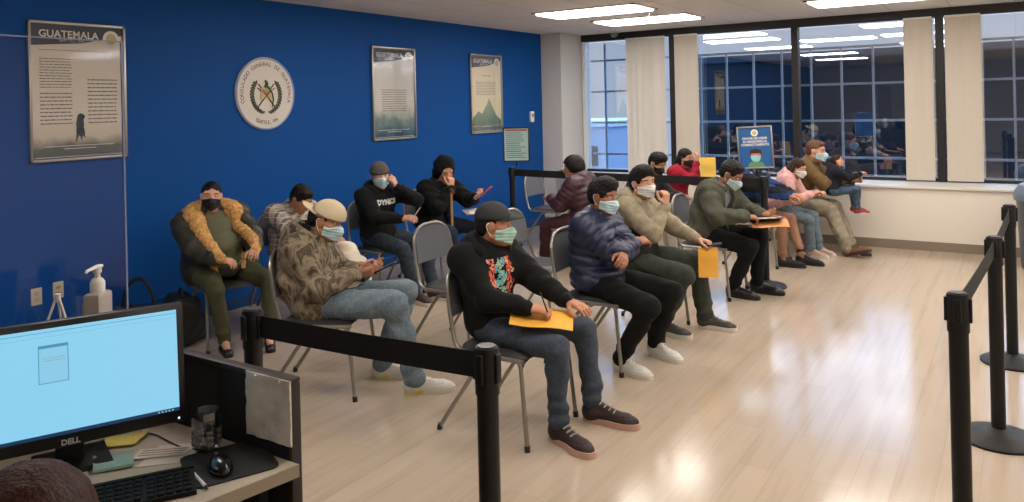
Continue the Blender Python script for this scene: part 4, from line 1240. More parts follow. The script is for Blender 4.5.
# bottle of sanitiser
p = at_x(100, 315, -2.44)
t = thing('sanitiser_bottle', 'clear square pump bottle of hand sanitiser behind the monitor', 'bottle', (-2.45, p.y, LZ), R_(-60))
m_gel = mat('cloudy_gel', (176, 166, 158), .15, 0, 0, 50, 0, .5)
b = MB(); b.bb(-.041, .041, -.028, .028, 0, .145, .012); b.build('bottle_body', m_gel, t)
b = MB(); b.bb(-.030, .036, -.0295, -.0285, .03, .115); b.mi = 1
for k in range(4): b.bb(.0, .010, -.0302, -.0295, .045 + k * .016, .052 + k * .016)
b.build('label', [mat('pale_label', (168, 160, 156), .5), mat('label_ink', (92, 96, 104), .6)], t, False)
b = MB(); b.lathe([(.022, .143), (.022, .175), (.016, .185), (.009, .190), (.008, .21), (.0, .21)], n=20); b.build('collar', m_white, t)
b = MB(); b.cyl((0, 0, .205), (0, 0, .222), .013); b.tube([(-.022, 0, .222), (.0, 0, .224), (.052, 0, .221), (.060, 0, .215)], [.008, .009, .006, .004], n=10, flat=.7); b.build('pump', m_white, t)
# little white tripod
p = at_x(58, 318, -2.46)
t = thing('mini_tripod', 'small white three-legged stand in front of the power outlet', 'tripod', (-2.46, p.y, LZ))
for a in (20, 140, 260):
    b = MB(); c, s_ = math.cos(R_(a)) * .06, math.sin(R_(a)) * .06; b.tube([(c * .1, s_ * .1, .145), (c, s_, .002)], [.0042, .003], n=8); b.build('leg', m_white, t)
b = MB(); b.cyl((0, 0, .138), (0, 0, .162), .009); b.build('head', m_white, t)

# monitor
a_m = math.atan2(-.93, -.36)          # direction from its right end to its left end
right = Vector((-2.03, 1.355)); W, Hh = .58, .335
u = Vector((-.42, -.91)).normalized()
cpos = right + u * W / 2
rz = math.atan2(-u.y, -u.x)           # local +x points to the right-hand end
t = thing('computer_monitor', 'black monitor with a glowing pale blue screen at the lower left', 'monitor', (cpos.x, cpos.y, DZ), rz)
zc = (1.152 + .812) / 2 - DZ
# local -y faces the clerk
m_mon = mat('black_monitor', (20, 19, 20), .35)
b = MB(); b.box((0, .018, zc), (W, .035, Hh), None, .006); b.box((0, .045, zc), (W * .7, .03, Hh * .7), None, .01); b.build('casing', m_mon, t)
sw, sh = W - .036, Hh - .052
m_scr = mat('lit_screen', (20, 30, 40), .25, emit=(140, 207, 238), es=1.0)
b = MB(); b.bb(-sw / 2, sw / 2, -.0015, .001, zc - sh / 2 + .008, zc + sh / 2 + .008); scr = b.build('screen', m_scr, t, False)
b = MB(); z1 = zc + sh / 2 + .008; z0 = zc - sh / 2 + .008
b.bb(-sw / 2, sw / 2, -.0021, -.0016, z1 - .010, z1 - .0085); b.bb(-sw / 2, sw / 2, -.0021, -.0016, z1 - .021, z1 - .0205)
b.bb(-.070, .000, -.0024, -.0018, z0 + .140, z0 + .240)
b.mi = 1; b.bb(-.068, -.002, -.0028, -.0024, z0 + .142, z0 + .232)
b.mi = 2; b.bb(-.060, -.008, -.0032, -.0028, z0 + .205, z0 + .207); b.bb(-.058, -.008, -.0032, -.0028, z0 + .198, z0 + .2)
b.mi = 3; b.bb(-sw / 2, sw / 2, -.0021, -.0016, z0, z0 + .009)
b.build('screen_content', [mat('screen_line', (20, 30, 40), .3, emit=(84, 160, 196), es=.8), mat('screen_window', (20, 30, 40), .3, emit=(140, 204, 234), es=.97),
                           mat('screen_text', (20, 30, 40), .3, emit=(150, 190, 210), es=.8), mat('screen_taskbar', (10, 20, 30), .3, emit=(28, 70, 110), es=.6)], scr, False)
b = MB()
for k in range(5): b.bb(sw / 2 - .02 - k * .009, sw / 2 - .016 - k * .009, -.0026, -.0021, z0 + .002, z0 + .006)
b.build('taskbar_icons', mat('screen_icon', (20, 30, 40), .3, emit=(150, 200, 220), es=.9), scr, False)
text_obj('logo', 'DELL', .020, Matrix.Translation((0.0, -.0012, zc - Hh / 2 + .012)) @ FM, mat('silver_logo', (170, 170, 170), .4), t, depth=.0005, bold=.0006)
TL = Matrix.Translation((0, 0, zc)) @ Matrix.Rotation(R_(-5), 4, 'X') @ Matrix.Translation((0, 0, -zc))
def tilt(o):
    o.data.transform(TL)
    for c_ in o.children: tilt(c_)
for c_ in list(t.children): tilt(c_)
b = MB(); b.box((0, .055, zc - .13), (.07, .03, .22), None, .006); b.build('neck', m_mon, t)
b = MB(); b.prism([(-.10, -.02), (.10, -.02), (.09, .14), (-.09, .14)], 0, .014); b.build('base', m_mon, t)
b = MB(); b.sphere((W / 2 - .02, -.013, zc - Hh / 2 + .012), (.003, .0015, .003)); b.build('power_light', mat('power_led', (220, 230, 240), .3, emit=(220, 235, 255), es=1.5), t)

# keyboard
kc = at_z(108, 486, DZ + .01)
kang = math.atan2(-.85, -.53) + PI
t = thing('keyboard', 'black keyboard lying in front of the monitor', 'keyboard', (kc.x + .04, kc.y - .05, DZ), kang)
m_key = mat('black_key', (22, 21, 21), .75, spec=.2)
b = MB(); b.prism([(-.225, -.075), (.225, -.075), (.225, .075), (-.225, .075)], .001, .012); b.bb(-.225, .225, .06, .075, .010, .017, .002); b.build('keyboard_base', mat('keyboard_black', (18, 17, 18), .6, spec=.2), t, False)
b = MB(); b.bb(-.008, .008, -.0085, .0085, 0, .007, .002)
k0 = b.build('key', m_key, t); k0.location = (-.21, -.058, .011)
first = True
for r in range(5):
    for c in range(20):
        xx = -.210 + c * .0215 + (.008 if c > 14 else 0)
        if xx > .216 or (r == 0 and 3 < c < 9): continue
        if first: first = False; continue
        k = k0.copy(); link(k, t); k.location = (xx, -.058 + r * .0235, .011 + r * .0006)

# mouse pad, mouse, cable
pc = at_z(229, 463, DZ)
t = thing('mouse_pad', 'black mouse pad beside the keyboard', 'mouse pad', (pc.x, pc.y, DZ), kang + R_(8))
b = MB()
poly = []
for (cx, cy, a0) in ((.085, .085, 0), (-.085, .085, 90), (-.085, -.085, 180), (.085, -.085, 270)):
    for k in range(6): a = R_(a0 + k * 18); poly.append((cx + .025 * math.cos(a), cy + .025 * math.sin(a)))
b.prism(poly, .0005, .004); b.build('pad', mat('black_pad', (24, 22, 23), .8), t, False)
mp_ = at_z(220, 464, DZ + .02)
t = thing('computer_mouse', 'black mouse resting on the mouse pad', 'mouse', (mp_.x, mp_.y, DZ + .0045), kang + R_(10))
v = Vol(.004); v.ell((0, 0, .008), (.031, .056, .028)); v.box((0, 0, -.02), (.1, .1, .02), k=.003, op='s'); v.build('mouse_body', mat('glossy_black', (16, 15, 16), .22), t)
b = MB(); b.cyl((-.003, .032, .030), (.003, .032, .030), .006); b.build('scroll_wheel', mat('wheel_grey', (60, 60, 62), .5), t)
b = MB(); b.bb(-.0006, .0006, .005, .054, .028, .031); b.build('button_seam', m_black, t, False)
c0 = Vector((mp_.x, mp_.y, DZ)); pts = [at_z(x_, y_, DZ + .004) for x_, y_ in ((207, 452), (196, 449), (180, 447), (168, 441), (155, 434), (140, 432))]
b = MB(); b.tube(pts, .0022, n=8, corner=.03); o = b.build('cable', m_black); tag(o, 'thin black mouse cable curling over the papers on the desk', 'cable')

# glass tumbler
gp = at_z(210, 449, DZ)
t = thing('drinking_glass', 'clear square-cut glass tumbler standing against the black partition', 'glass', (gp.x, gp.y - .01, DZ))
m_gl = glass_mat('clear_glass', (.80, .80, .80), .10, .02)
b = MB(); b.lathe([(.034, .001), (.040, .02), (.041, .115), (.038, .115), (.037, .02), (0, .012)], n=8); b.build('glass_body', m_gl, t, ang=20)
b = MB()
for k in range(8):
    a = PI / 4 * k + PI / 8; 
    for j in range(3): b.box((.0385 * math.cos(a), .0385 * math.sin(a), .028 + j * .016), (.004, .016, .011), Matrix.Rotation(a, 3, 'Z'), .001)
b.build('cut_pattern', mat('cut_glass', (120, 112, 104), .2, .3), t)

def sheet(name, label, cat, quad, z, m, th=.0015, curl=0, lines=0, mi2=None):
    P = [at_z(x_, y_, z) for x_, y_ in quad]; c = sum(P, Vector()) / 4
    t = thing(name, label, cat, (c.x, c.y, z))
    b = MB(); n = 8; g = {}
    for s_ in (0, 1):
        for i in range(n + 1):
            for j in range(n + 1):
                u, v = i / n, j / n
                q = (P[0] * (1 - u) + P[1] * u) * (1 - v) + (P[3] * (1 - u) + P[2] * u) * v - c
                g[s_, i, j] = b.bm.verts.new((q.x, q.y, th * s_ + .0006 + curl * ((u - .5) ** 2 * 2 + .3 * math.sin(v * 5 + u * 3) ** 2)))
    for i in range(n):
        for j in range(n):
            b.bm.faces.new([g[1, i, j], g[1, i + 1, j], g[1, i + 1, j + 1], g[1, i, j + 1]]); b.bm.faces.new([g[0, i, j], g[0, i, j + 1], g[0, i + 1, j + 1], g[0, i + 1, j]])
    for i in range(n):
        for j in (0, n): b.bm.faces.new([g[0, i, j], g[0, i + 1, j], g[1, i + 1, j], g[1, i, j]]); b.bm.faces.new([g[0, j, i], g[0, j, i + 1], g[1, j, i + 1], g[1, j, i]])
    b.build('sheet', m, t)
    if lines:
        b = MB()
        for k in range(lines):
            v = (k + 1) / (lines + 1)
            q0 = (P[0] * .9 + P[1] * .1) * (1 - v) + (P[3] * .9 + P[2] * .1) * v - c; q1 = (P[0] * .1 + P[1] * .9) * (1 - v) + (P[3] * .1 + P[2] * .9) * v - c
            zz = th + .0012 + curl
            b.tube([(q0.x, q0.y, zz), (q1.x, q1.y, zz)], .0008, n=4)
        b.build('print_text', mi2 or m_ink, t)
    return t
m_paper = mat('white_paper', (208, 198, 186), .7)
sheet('paper_sheet', 'white sheet of paper lying behind the mouse pad', 'paper', [(136, 468), (190, 462), (204, 443), (160, 446)], DZ, m_paper)
sheet('printed_form', 'folded printed form lying between the pale green packet and the glass tumbler', 'paper', [(130, 460), (185, 455), (196, 446), (140, 450)], DZ + .004, m_paper, lines=3)
sheet('sticky_note', 'crumpled yellow note behind the pale green packet', 'note', [(104, 449), (136, 446), (149, 434), (106, 438)], DZ + .002, mat('yellow_paper', (206, 188, 96), .7), .003, .010)
sheet('paper_packet', 'pale green packet lying at the foot of the monitor', 'packet', [(93, 474), (134, 467), (134, 453), (93, 460)], DZ + .003, mat('pale_green_paper', (142, 178, 168), .6), .008, .004)
p0, p1 = at_z(190, 470, DZ + .006), at_z(208, 489, DZ + .006)
t = thing('pen', 'white pen lying beside the mouse pad at the desk edge', 'pen', (p0.x, p0.y, DZ + .006))
d = (p1 - p0); b = MB(); b.cyl((0, 0, 0), d * .88, .0048, n=12); b.build('barrel', m_white, t)
b = MB(); b.cyl(d * .88, d, .0048, .001, n=12); b.build('tip', m_black, t)
# crumpled sleeve pinned on the partition
q0 = at_y(247, 370, 1.442); q1 = at_y(291, 378, 1.442); q2 = at_y(290, 446, 1.442)
t = thing('plastic_sleeve', 'crumpled clear sleeve with grey paper pinned on the black partition', 'paper', (q0.x, 1.442, q2.z))
wd, ht = q1.x - q0.x, q0.z - q2.z
b = MB(); n = 12; g = {}; rnd = random.Random(5)
for i in range(n + 1):
    for j in range(n + 1):
        yy = -.003 - rnd.random() * .005
        g[i, j] = (b.bm.verts.new((wd * i / n, yy, ht * j / n)), b.bm.verts.new((wd * i / n, -.0005, ht * j / n)))
for i in range(n):
    for j in range(n):
        b.bm.faces.new([g[i, j][0], g[i + 1, j][0], g[i + 1, j + 1][0], g[i, j + 1][0]]); b.bm.faces.new([g[i, j][1], g[i, j + 1][1], g[i + 1, j + 1][1], g[i + 1, j][1]])
for i in range(n):
    for j in (0, n): b.bm.faces.new([g[i, j][0], g[i + 1, j][0], g[i + 1, j][1], g[i, j][1]]); b.bm.faces.new([g[j, i][0], g[j, i + 1][0], g[j, i + 1][1], g[j, i][1]])
b.build('sheet', mat('cloudy_sleeve', (206, 196, 180), .22, 0, .2, 40, .2), t, ang=60)
for x_ in (.25, .8):
    b = MB(); b.sphere((wd * x_, -.009, ht * .97), (.004, .003, .004)); b.build('pin', m_white, t)

# ------------------------------------------------------------------ chairs
chair(-2.28, 3.45, 0, 'grey stacking chair under the young man in the black cap')
chair(-2.32, 4.62, 0, 'grey stacking chair under the man in the navy puffer jacket')
chair(-2.36, 5.40, 0, 'grey stacking chair under the man in the beige sweatshirt')
chair(-2.30, 6.72, 0, 'grey stacking chair under the man in olive filling in a form')
chair(-2.27, 8.16, 0, 'grey stacking chair under the person in the blue and black striped jacket')
chair(-2.27, 8.70, 0, 'grey stacking chair under the girl in pink')
chair(-2.20, 9.20, 0, 'grey stacking chair under the father in the brown jacket')
chair(-3.58, 3.36, 28, 'grey stacking chair under the man in the camouflage jacket')
chair(-3.33, 4.42, 0, 'empty grey chair directly left of the young man in the black cap')
chair(-3.18, 5.24, 0, 'empty grey chair whose seat shows between the black cap and the navy jacket')
chair(-3.72, 7.00, 175, 'grey stacking chair under the person in maroon')
chair(-3.30, 7.90, 0, 'grey stacking chair under the man looking down behind the belt')
chair(-3.30, 8.62, 0, 'grey stacking chair under the woman in the red sweater')
chair(-4.94, 3.67, -15, 'grey stacking chair under the woman in the fur-lined hood')
chair(-4.93, 4.34, 0, 'grey stacking chair under the hunched person in plaid')
chair(-4.85, 5.28, -8, 'grey stacking chair under the man in the grey beanie')
chair(-4.90, 6.12, 0, 'grey stacking chair under the person with the black hood up')
chair(-4.72, 8.12, 0, 'empty pale grey chair by the blue wall, the left one of the two')
chair(-4.66, 8.78, 0, 'empty pale grey chair by the blue wall, the right one of the two')

# ------------------------------------------------------------------ people
def loc(x, y, hd, p):
    d = Vector((p[0] - x, p[1] - y, 0)); a = R_(hd); f = (math.cos(a), math.sin(a)); r = (math.sin(a), -math.cos(a))
    return (d.x * r[0] + d.y * r[1], d.x * f[0] + d.y * f[1], p[2])
def world(x, y, hd, p):
    a = R_(hd); f = (math.cos(a), math.sin(a)); r = (math.sin(a), -math.cos(a))
    return Vector((x + p[0] * r[0] + p[1] * f[0], y + p[0] * r[1] + p[1] * f[1], p[2]))

m_hairk = hair_mat('black_hair', (24, 19, 18))
m_hairb = hair_mat('brown_hair', (50, 33, 24))
m_mblue = mat('blue_mask', (178, 206, 212), .75, 0, .05, 200)
m_mgreen = mat('green_mask', (160, 196, 184), .75, 0, .05, 200)
m_mwhite = mat('white_mask', (214, 214, 210), .75, 0, .05, 200)
m_mblack = mat('black_mask', (16, 16, 18), .7)
m_blackf = fabric('black_fleece', (12, 12, 13))
m_blackt = fabric('black_twill', (13, 12, 13), .2)
m_jean = fabric('blue_denim', (70, 88, 108), .3, 120, .35)
m_jeanl = fabric('light_denim', (108, 122, 132), .3, 200, .18)
m_jeand = fabric('dark_denim', (44, 52, 62), .3, 120, .3)
m_whsole = mat('white_sole', (206, 200, 190), .6)
m_wshoe = mat('white_leather', (206, 204, 196), .5, 0, .1, 60)
m_bshoe = mat('black_leather', (20, 18, 17), .3)
m_brshoe = mat('brown_suede', (70, 50, 40), .6, 0, .2, 80)
m_env = mat('orange_envelope', (232, 170, 62), .6, 0, .03, 40)
m_phone = mat('phone_black', (18, 18, 20), .2)

def slab(name, label, cat, c, size, rot, m, part='sheet', bev=.0008, extra=None):
    t = thing(name, label, cat, c); t.rotation_euler = rot
    b = MB(); b.box((0, 0, 0), size, None, bev); b.build(part, m, t)
    return t
def envelope(label, c, w_, h_, rot, m=m_env, bend=.02):
    t = thing('envelope', label, 'envelope', c); t.rotation_euler = rot
    b = MB(); n = 10; g = {}
    for s_ in (0, 1):
        for i in range(n + 1):
            for j in range(n + 1):
                u, v = i / n - .5, j / n - .5
                g[s_, i, j] = b.bm.verts.new((u * w_, v * h_, .003 * s_ - bend * (2 * u) ** 2 + .004 * math.sin(v * 7)))
    for i in range(n):
        for j in range(n):
            b.bm.faces.new([g[1, i, j], g[1, i + 1, j], g[1, i + 1, j + 1], g[1, i, j + 1]]); b.bm.faces.new([g[0, i, j], g[0, i, j + 1], g[0, i + 1, j + 1], g[0, i + 1, j]])
    for i in range(n):
        for j in (0, n): b.bm.faces.new([g[0, i, j], g[0, i + 1, j], g[1, i + 1, j], g[1, i, j]]); b.bm.faces.new([g[0, j, i], g[0, j, i + 1], g[1, j, i + 1], g[1, j, i]])
    b.build('envelope_body', m, t)
    b = MB(); zt = .0038 - bend
    b.prism([(-w_ / 2 + .001, -h_ / 2 + .003), (-w_ / 2 + .04, -h_ / 2 + .02), (-w_ / 2 + .04, h_ / 2 - .02), (-w_ / 2 + .001, h_ / 2 - .003)], zt, zt + .001); b.build('flap', m, t)
    return t
def phone(label, c, rot, m=None):
    t = thing('phone', label, 'phone', c); t.rotation_euler = rot
    b = MB(); b.box((0, 0, 0), (.072, .148, .009), None, .003); b.build('case', m or m_phone, t)
    b = MB(); b.bb(-.032, .032, -.068, .068, .0046, .0052); b.build('screen', mat('phone_screen', (20, 24, 30), .1, emit=(120, 150, 170), es=.25), t)
    return t

# --- young man in black cap
X0, Y0 = -2.28, 3.45
wR = at_z(531, 317, .68); wL = at_z(560, 308, .68)
J = person('person', 'young man in a black cap and black hoodie writing on an orange envelope', X0, Y0, 0, s=.95, w=1.0, hip=(0, -.09, .52), lean=(-22, 0), neck=20, twist=-14, leg=1.08,
           head=(20, -4, 0), handR=(.11, .19, .665), handL=(-.10, .30, .665), footR=(.07, .32, 0), footL=(-.24, .36, 0), fyaw=(-20, 6), skin='tan',
           pole=((.5, -.3, -1), (-.5, -.3, -1)), curlR=(45, 55, 40), curlL=(12, 18, 12), palmR=(-.35, .1, -.9), palmL=(0, .1, -1), handR_dir=(-.35, .9, -.1), handL_dir=(.25, .95, -.12), detail=.005, knee_out=(.04, .10),
           bottom=dict(m=fabric('grey_blue_denim', (62, 70, 82), .3, 220, .22), det=.007, fold=.006, seed=3, hem=.10), shoes=dict(m=mat('dark_brown_suede', (44, 29, 26), .7, 0, .2, 90), sole=mat('pinkish_sole', (188, 150, 134), .6), high=.05, sc=1.12, laces=mat('grey_laces', (150, 140, 132), .8)),
           hair=dict(m=m_hairk, style='short', vol=-.003), mask=dict(m=m_mgreen), hat=dict(m=mat('charcoal_cap', (40, 41, 43), .8, 0, .2, 200), kind='cap', m2=mat('black_brim', (22, 22, 24), .7), logo=m_wshoe))
jacket(J, m_blackf, 'hoodie', infl=.016, det=.006, fold=.006, seed=2, hood=.046)
# the print on the chest, laid over the hoodie
def chest_print(J, cols, w_, h_, off=(0, 0), n=22, seed=1):
    o = J['top']; ev = BVHTree.FromPolygons([p.co for p in o.data.vertices], [tuple(p.vertices) for p in o.data.polygons])
    rnd = random.Random(seed); b = MB(); g = {}
    for i in range(n + 1):
        for j in range(n + 1):
            q = J['chest'] + J['rt'] * (off[0] + (i / n - .5) * w_) + J['d2'] * (off[1] + (j / n - .5) * h_)
            h = ev.ray_cast(q + J['fw'] * .5, -J['fw']); g[i, j] = b.bm.verts.new(h[0] + J['fw'] * .0025) if h[0] and (h[0] - J['chest']).dot(J['fw']) < .155 else None
    for i in range(n):
        for j in range(n):
            u, v = abs(i / n - .5) * 2, abs(j / n - .5) * 2
            if rnd.random() < .14 + .35 * max(u, v) ** 4: continue
            q = [g[i, j], g[i + 1, j], g[i + 1, j + 1], g[i, j + 1]]
            if None in q: continue
            blob = math.sin(i * .9 + 1) + math.sin(j * .7 + i * .4)
            k = (0 if u > .42 else 1) if rnd.random() < .8 else 2
            if blob > 1.1: continue
            b.mi = k; f = b.bm.faces.new(q); f.material_index = k
    return b.build('print', cols, o, False)
chest_print(J, [mat('print_orange', (206, 76, 50), .7), mat('print_teal', (96, 168, 166), .7), mat('print_cream', (190, 176, 150), .7)], .18, .21, (.0, -.03))
b = MB()
for sx in (-1, 1):
    q = J['N'] + J['fw'] * .095 + J['rt'] * sx * .03 - J['d2'] * .01
    b.tube([q, q + V3(0, .02, -.06), q + V3(sx * .005, .022, -.13)], .003, n=6)
b.build('drawstring', m_blackt, J['top'])
ec = world(X0, Y0, 0, (.04, .22, .62))
envelope('large orange envelope on the lap of the young man in the black cap', ec, .23, .32, (R_(-6), R_(8), R_(-62)), bend=.02)
hw = world(X0, Y0, 0, (.095, .285, .685)); t = thing('pen', 'pen held in the right hand of the young man in the black cap', 'pen', hw)
b = MB(); b.cyl((0, 0, -.03), (-.02, -.03, .07), .004, n=8); b.build('barrel', m_black, t); b = MB(); b.cyl((0, 0, -.03), (.003, .004, -.042), .003, .001, n=8); b.build('tip', m_silver, t)

# --- man in navy puffer
J = person('person', 'man in a navy puffer jacket with folded arms and a pale blue mask', -2.32, 4.62, 0, s=.98, w=1.14, hip=(0, -.02, .52), lean=(-14, 6), neck=18, leg=1.08,
           head=(-10, -10, -3), handR=(-.10, .20, .775), handL=(.13, .22, .735), handR_dir=(-.8, .45, .1), handL_dir=(.8, .35, -.15), palmR=(0, -.5, -.8), palmL=(.1, -.6, -.8), pole=((.9, .1, -.5), (-.9, .1, -.5)),
           footR=(.16, .20, 0), footL=(-.24, .26, 0), fyaw=(-12, -20), skin='brown', curlR=(35, 40, 30), curlL=(35, 40, 30), knee_out=(.02, -.05),
           bottom=dict(m=m_blackt, fold=.004, seed=7), shoes=dict(m=m_wshoe, sole=m_whsole, laces=m_whsole),
           hair=dict(m=m_hairk, style='top', vol=.006, amp=.008), mask=dict(m=m_mblue))
jacket(J, mat('navy_nylon', (32, 38, 66), .42, 0, .15, 40, .1, .45), 'puffer_jacket', infl=.022, puff=.015, fold=.003, seed=3, collar=(mat('navy_nylon', (0, 0, 0)), .082), zip_=m_black)

# --- man in beige sweatshirt
X1, Y1 = -2.40, 5.40
hl = loc(X1, Y1, 0, at_y(700, 250, 5.56))
J = person('person', 'man in a beige sweatshirt and dark vest, hand at his chin, white mask', X1, Y1, 0, s=1.0, w=1.07, hip=(0, -.03, .52), lean=(-8, 10), neck=16,
           head=(-30, -3, 3), handR=(.02, .23, .93), handL=(-.10, .46, .66), handR_dir=(-.05, .05, 1), palmR=(-.3, -1, 0), curlR=(50, 55, 40), handL_dir=(.1, 1, -.12), palmL=(.2, 0, -1), curlL=(45, 40, 30), pole=((.5, .4, -1), (-.6, -.3, -1)),
           footR=(.06, .20, 0), footL=(-.24, .42, 0), fyaw=(-8, 0), skin='light', knee_out=(.02, .10),
           bottom=dict(m=fabric('green_grey_twill', (58, 62, 56), .3, 90, .2), fold=.005, seed=11, infl=.006), shoes=dict(m=mat('grey_suede', (62, 58, 50), .7, 0, .2, 90), sole=m_whsole, laces=m_black),
           hair=dict(m=m_hairk, style='top', vol=.006, amp=.006), mask=dict(m=m_mwhite))
jacket(J, fabric('beige_fleece', (150, 138, 116)), 'sweatshirt', infl=.012, fold=.006, seed=5, hood=.04)
v = Vol(.008)
v.ell(J['H'] + V3(0, .01, .05), (.200, .165, .12), J['B1'], k=.05); v.ell(J['waist'], (.190, .162, .15), J['B1'], k=.05); v.ell(J['chest'] - J['d2'] * .04, (.185, .158, .12), J['B'], k=.05)
v.cap(J['chest'] + J['fw'] * .20 + J['d2'] * .12, J['chest'] + J['fw'] * .20 - J['d2'] * .02, .10, .03, k=.02, op='s'); v.post.append(('d', folds(.006, 1.2, 9)))
v.build('vest', camo_mat('dark_vest_cloth', [(26, 25, 24), (44, 42, 38), (24, 24, 24)], 30), J['root'])
hw = world(X1, Y1, 0, (-.08, .545, .655))
envelope('orange envelope hanging from the hand of the man in the beige sweatshirt', (hw.x - .03, hw.y - .02, hw.z - .125), .14, .22, (R_(88), 0, R_(28)), bend=.004)
phone('black phone held over the hanging orange envelope', (hw.x - .01, hw.y, hw.z + .0), (R_(8), R_(0), R_(-70)))

# --- man in olive filling in a form
X2, Y2 = -2.30, 6.72
J = person('person', 'man in an olive jacket bent over a clipboard, pale blue mask', X2, Y2, 0, s=1.0, w=1.12, hip=(0, -.02, .52), lean=(4, 24), neck=40, twist=-12,
           head=(-6, -34, 0), handR=(.15, .36, .71), handL=(-.16, .42, .70), handR_dir=(-.4, .9, -.1), handL_dir=(.3, .9, -.05), palmR=(-.3, 0, -1), curlR=(45, 50, 40), palmL=(.2, 0, 1), curlL=(40, 40, 30), pole=((.9, -.4, -.6), (-.9, -.4, -.6)),
           footR=(.08, .22, 0), footL=(-.16, .36, 0), fyaw=(-6, -2), skin='brown', knee_out=(.04, .06),
           bottom=dict(m=m_blackt, fold=.004, seed=13), shoes=dict(m=m_bshoe, sole=mat('black_sole', (24, 22, 21), .6)),
           hair=dict(m=m_hairk, style='short', vol=.002), mask=dict(m=m_mblue))
jacket(J, fabric('olive_grey_cotton', (74, 74, 62), .4, 60, .15), 'jacket', infl=.026, fold=.008, seed=6, open_=.080, collar=(fabric('grey_lining', (92, 90, 82)), .09), inner=(fabric('grey_shirt', (120, 124, 130)), 'shirt'), sleeve_r=1.05)
cw = world(X2, Y2, 0, (-.02, .46, .675))
t = thing('clipboard', 'dark brown clipboard on the lap of the man in olive', 'clipboard', (cw.x, cw.y, cw.z)); t.rotation_euler = (R_(4), R_(-6), R_(-80))
b = MB(); b.box((0, 0, 0), (.23, .32, .005), None, .001); b.build('board', mat('brown_board', (70, 50, 38), .6), t)
b = MB(); b.box((0, .14, .007), (.09, .03, .010), None, .003); b.build('clip', m_silver, t)
b = MB(); b.box((0, -.01, .0035), (.205, .27, .001)); b.build('sheet', m_paper, t)
envelope('crumpled orange envelope under the clipboard of the man in olive', (cw.x + .06, cw.y - .01, cw.z - .022), .26, .30, (R_(2), R_(6), R_(-70)), mat('tan_orange_envelope', (204, 140, 84), .7), bend=.015)

# --- camouflage jacket man
X3, Y3 = -3.58, 3.38
J = person('person', 'man in a camouflage jacket and backwards cream cap looking at his phone', X3, Y3, 30, s=1.02, w=1.08, hip=(0, -.06, .525), lean=(-38, 10), neck=46, leg=1.2, tor=.95,
           head=(-8, -20, 0), handR=(.08, .20, .70), handL=(-.06, .24, .69), handR_dir=(-.2, .95, .12), palmR=(-.75, 0, .6), palmL=(.6, 0, .8), curlR=(40, 40, 30), curlL=(45, 45, 30),
           footR=(.15, .55, 0), footL=(-.12, .30, 0), fyaw=(14, 0), skin='tan', knee_out=(.04, .08), detail=.005,
           bottom=dict(m=m_jeanl, fold=.006, seed=17, infl=.008, det=.007), shoes=dict(m=m_wshoe, sole=m_whsole, laces=m_whsole, patch=mat('yellow_patch', (206, 190, 70), .6)),
           hair=dict(m=m_hairk, style='short', vol=-.002), mask=dict(m=m_mblue), hat=dict(m=mat('cream_cap', (206, 190, 156), .8, 0, .2, 200), kind='cap', turn=180))
m_camo = camo_mat('brown_camouflage', [(58, 50, 42), (112, 98, 82), (140, 126, 106), (76, 66, 54), (120, 106, 90)], 13, .3, (1, 1, .6))
jacket(J, m_camo, 'jacket', infl=.026, fold=.008, seed=8, hood=.052, hem=.07, det=.007)
b = MB(); v = Vol(.007)
for k in range(9):
    a = PI * 1.1 * (k / 8 - .5); q = J['N'] + J['rt'] * math.sin(a) * .072 - J['fw'] * (math.cos(a) * .066 - .01) + J['d2'] * .05
    v.ell(q, (.022, .022, .038), k=.02)
v.build('lining', m_blackf, J['top'])
hw = world(X3, Y3, 30, (.015, .365, .725)); phone('phone with a dark case held by the man in the camouflage jacket', hw, (R_(25), 0, R_(-60)))

# --- woman with fur-lined hood
X4, Y4 = -4.94, 3.67
J = person('person', 'woman in an olive coat with a tan fur-lined hood and black mask', X4, Y4, -15, s=.93, w=1.44, hip=(.03, -.10, .53), lean=(-6, 0), neck=4, side=6,
           head=(-20, -2, -3), handR=(.17, .27, .66), handL=(-.09, .35, .665), handR_dir=(-.6, .75, -.1), palmR=(-.3, 0, -1), handL_dir=(.5, .8, -.1), palmL=(.2, 0, -1), pole=((1.0, -.6, -.8), (-1.0, -.6, -.8)),
           footR=(.13, .24, 0), footL=(-.15, .36, 0), fyaw=(-12, -22), skin='fair', knee_out=(.08, .12), detail=.005,
           bottom=dict(m=fabric('olive_leggings', (72, 72, 50), .15, 90, .1), infl=-.004, fold=.002, thigh=1.32, det=.007, name='leggings'), hair=dict(m=m_hairk, style='back', vol=-.004, amp=.002), mask=dict(m=m_mblack))
m_flat = mat('black_flat', (22, 18, 18), .35)
for an, fy in ((J['aR'], -12), (J['aL'], -22)):
    v = Vol(.005); v.cap((0, -.02, -.062), (0, .15, -.066), .036, .033, k=.02, sq=((1, 0, 0), 1.1)); v.ell((0, .055, -.028), (.034, .058, .022), k=.008, op='s'); v.box((0, 0, -.11), (.2, .5, .025), k=.004, op='s')
    v.build('shoe', m_flat, J['root'], M=Matrix.Translation(an) @ Matrix.Rotation(R_(fy), 4, 'Z'))
m_olc = mat('olive_nylon', (50, 46, 36), .5, 0, .25, 50, .12)
jacket(J, m_olc, 'coat', infl=.028, belly=.040, ibelly=.056, fold=.007, seed=9, open_=.165, hem=.03, det=.007, inner=(fabric('olive_knit', (98, 98, 76), .2, 60, .08), 'shirt'), sleeve_r=1.12)
m_fur = mat('tan_fur', (206, 158, 98), .95, 0, .8, 180, .3, .1)
v = Vol(.006); N, fw, rt_, d2 = J['N'], J['fw'], J['rt'], J['d2']
pts = []
for k in range(17):
    a = PI * 1.2 * (k / 16 - .5); pts.append(N + rt_ * math.sin(a) * .150 - fw * (math.cos(a) * .115 - .045) + d2 * (.045 * math.cos(a) + .005))
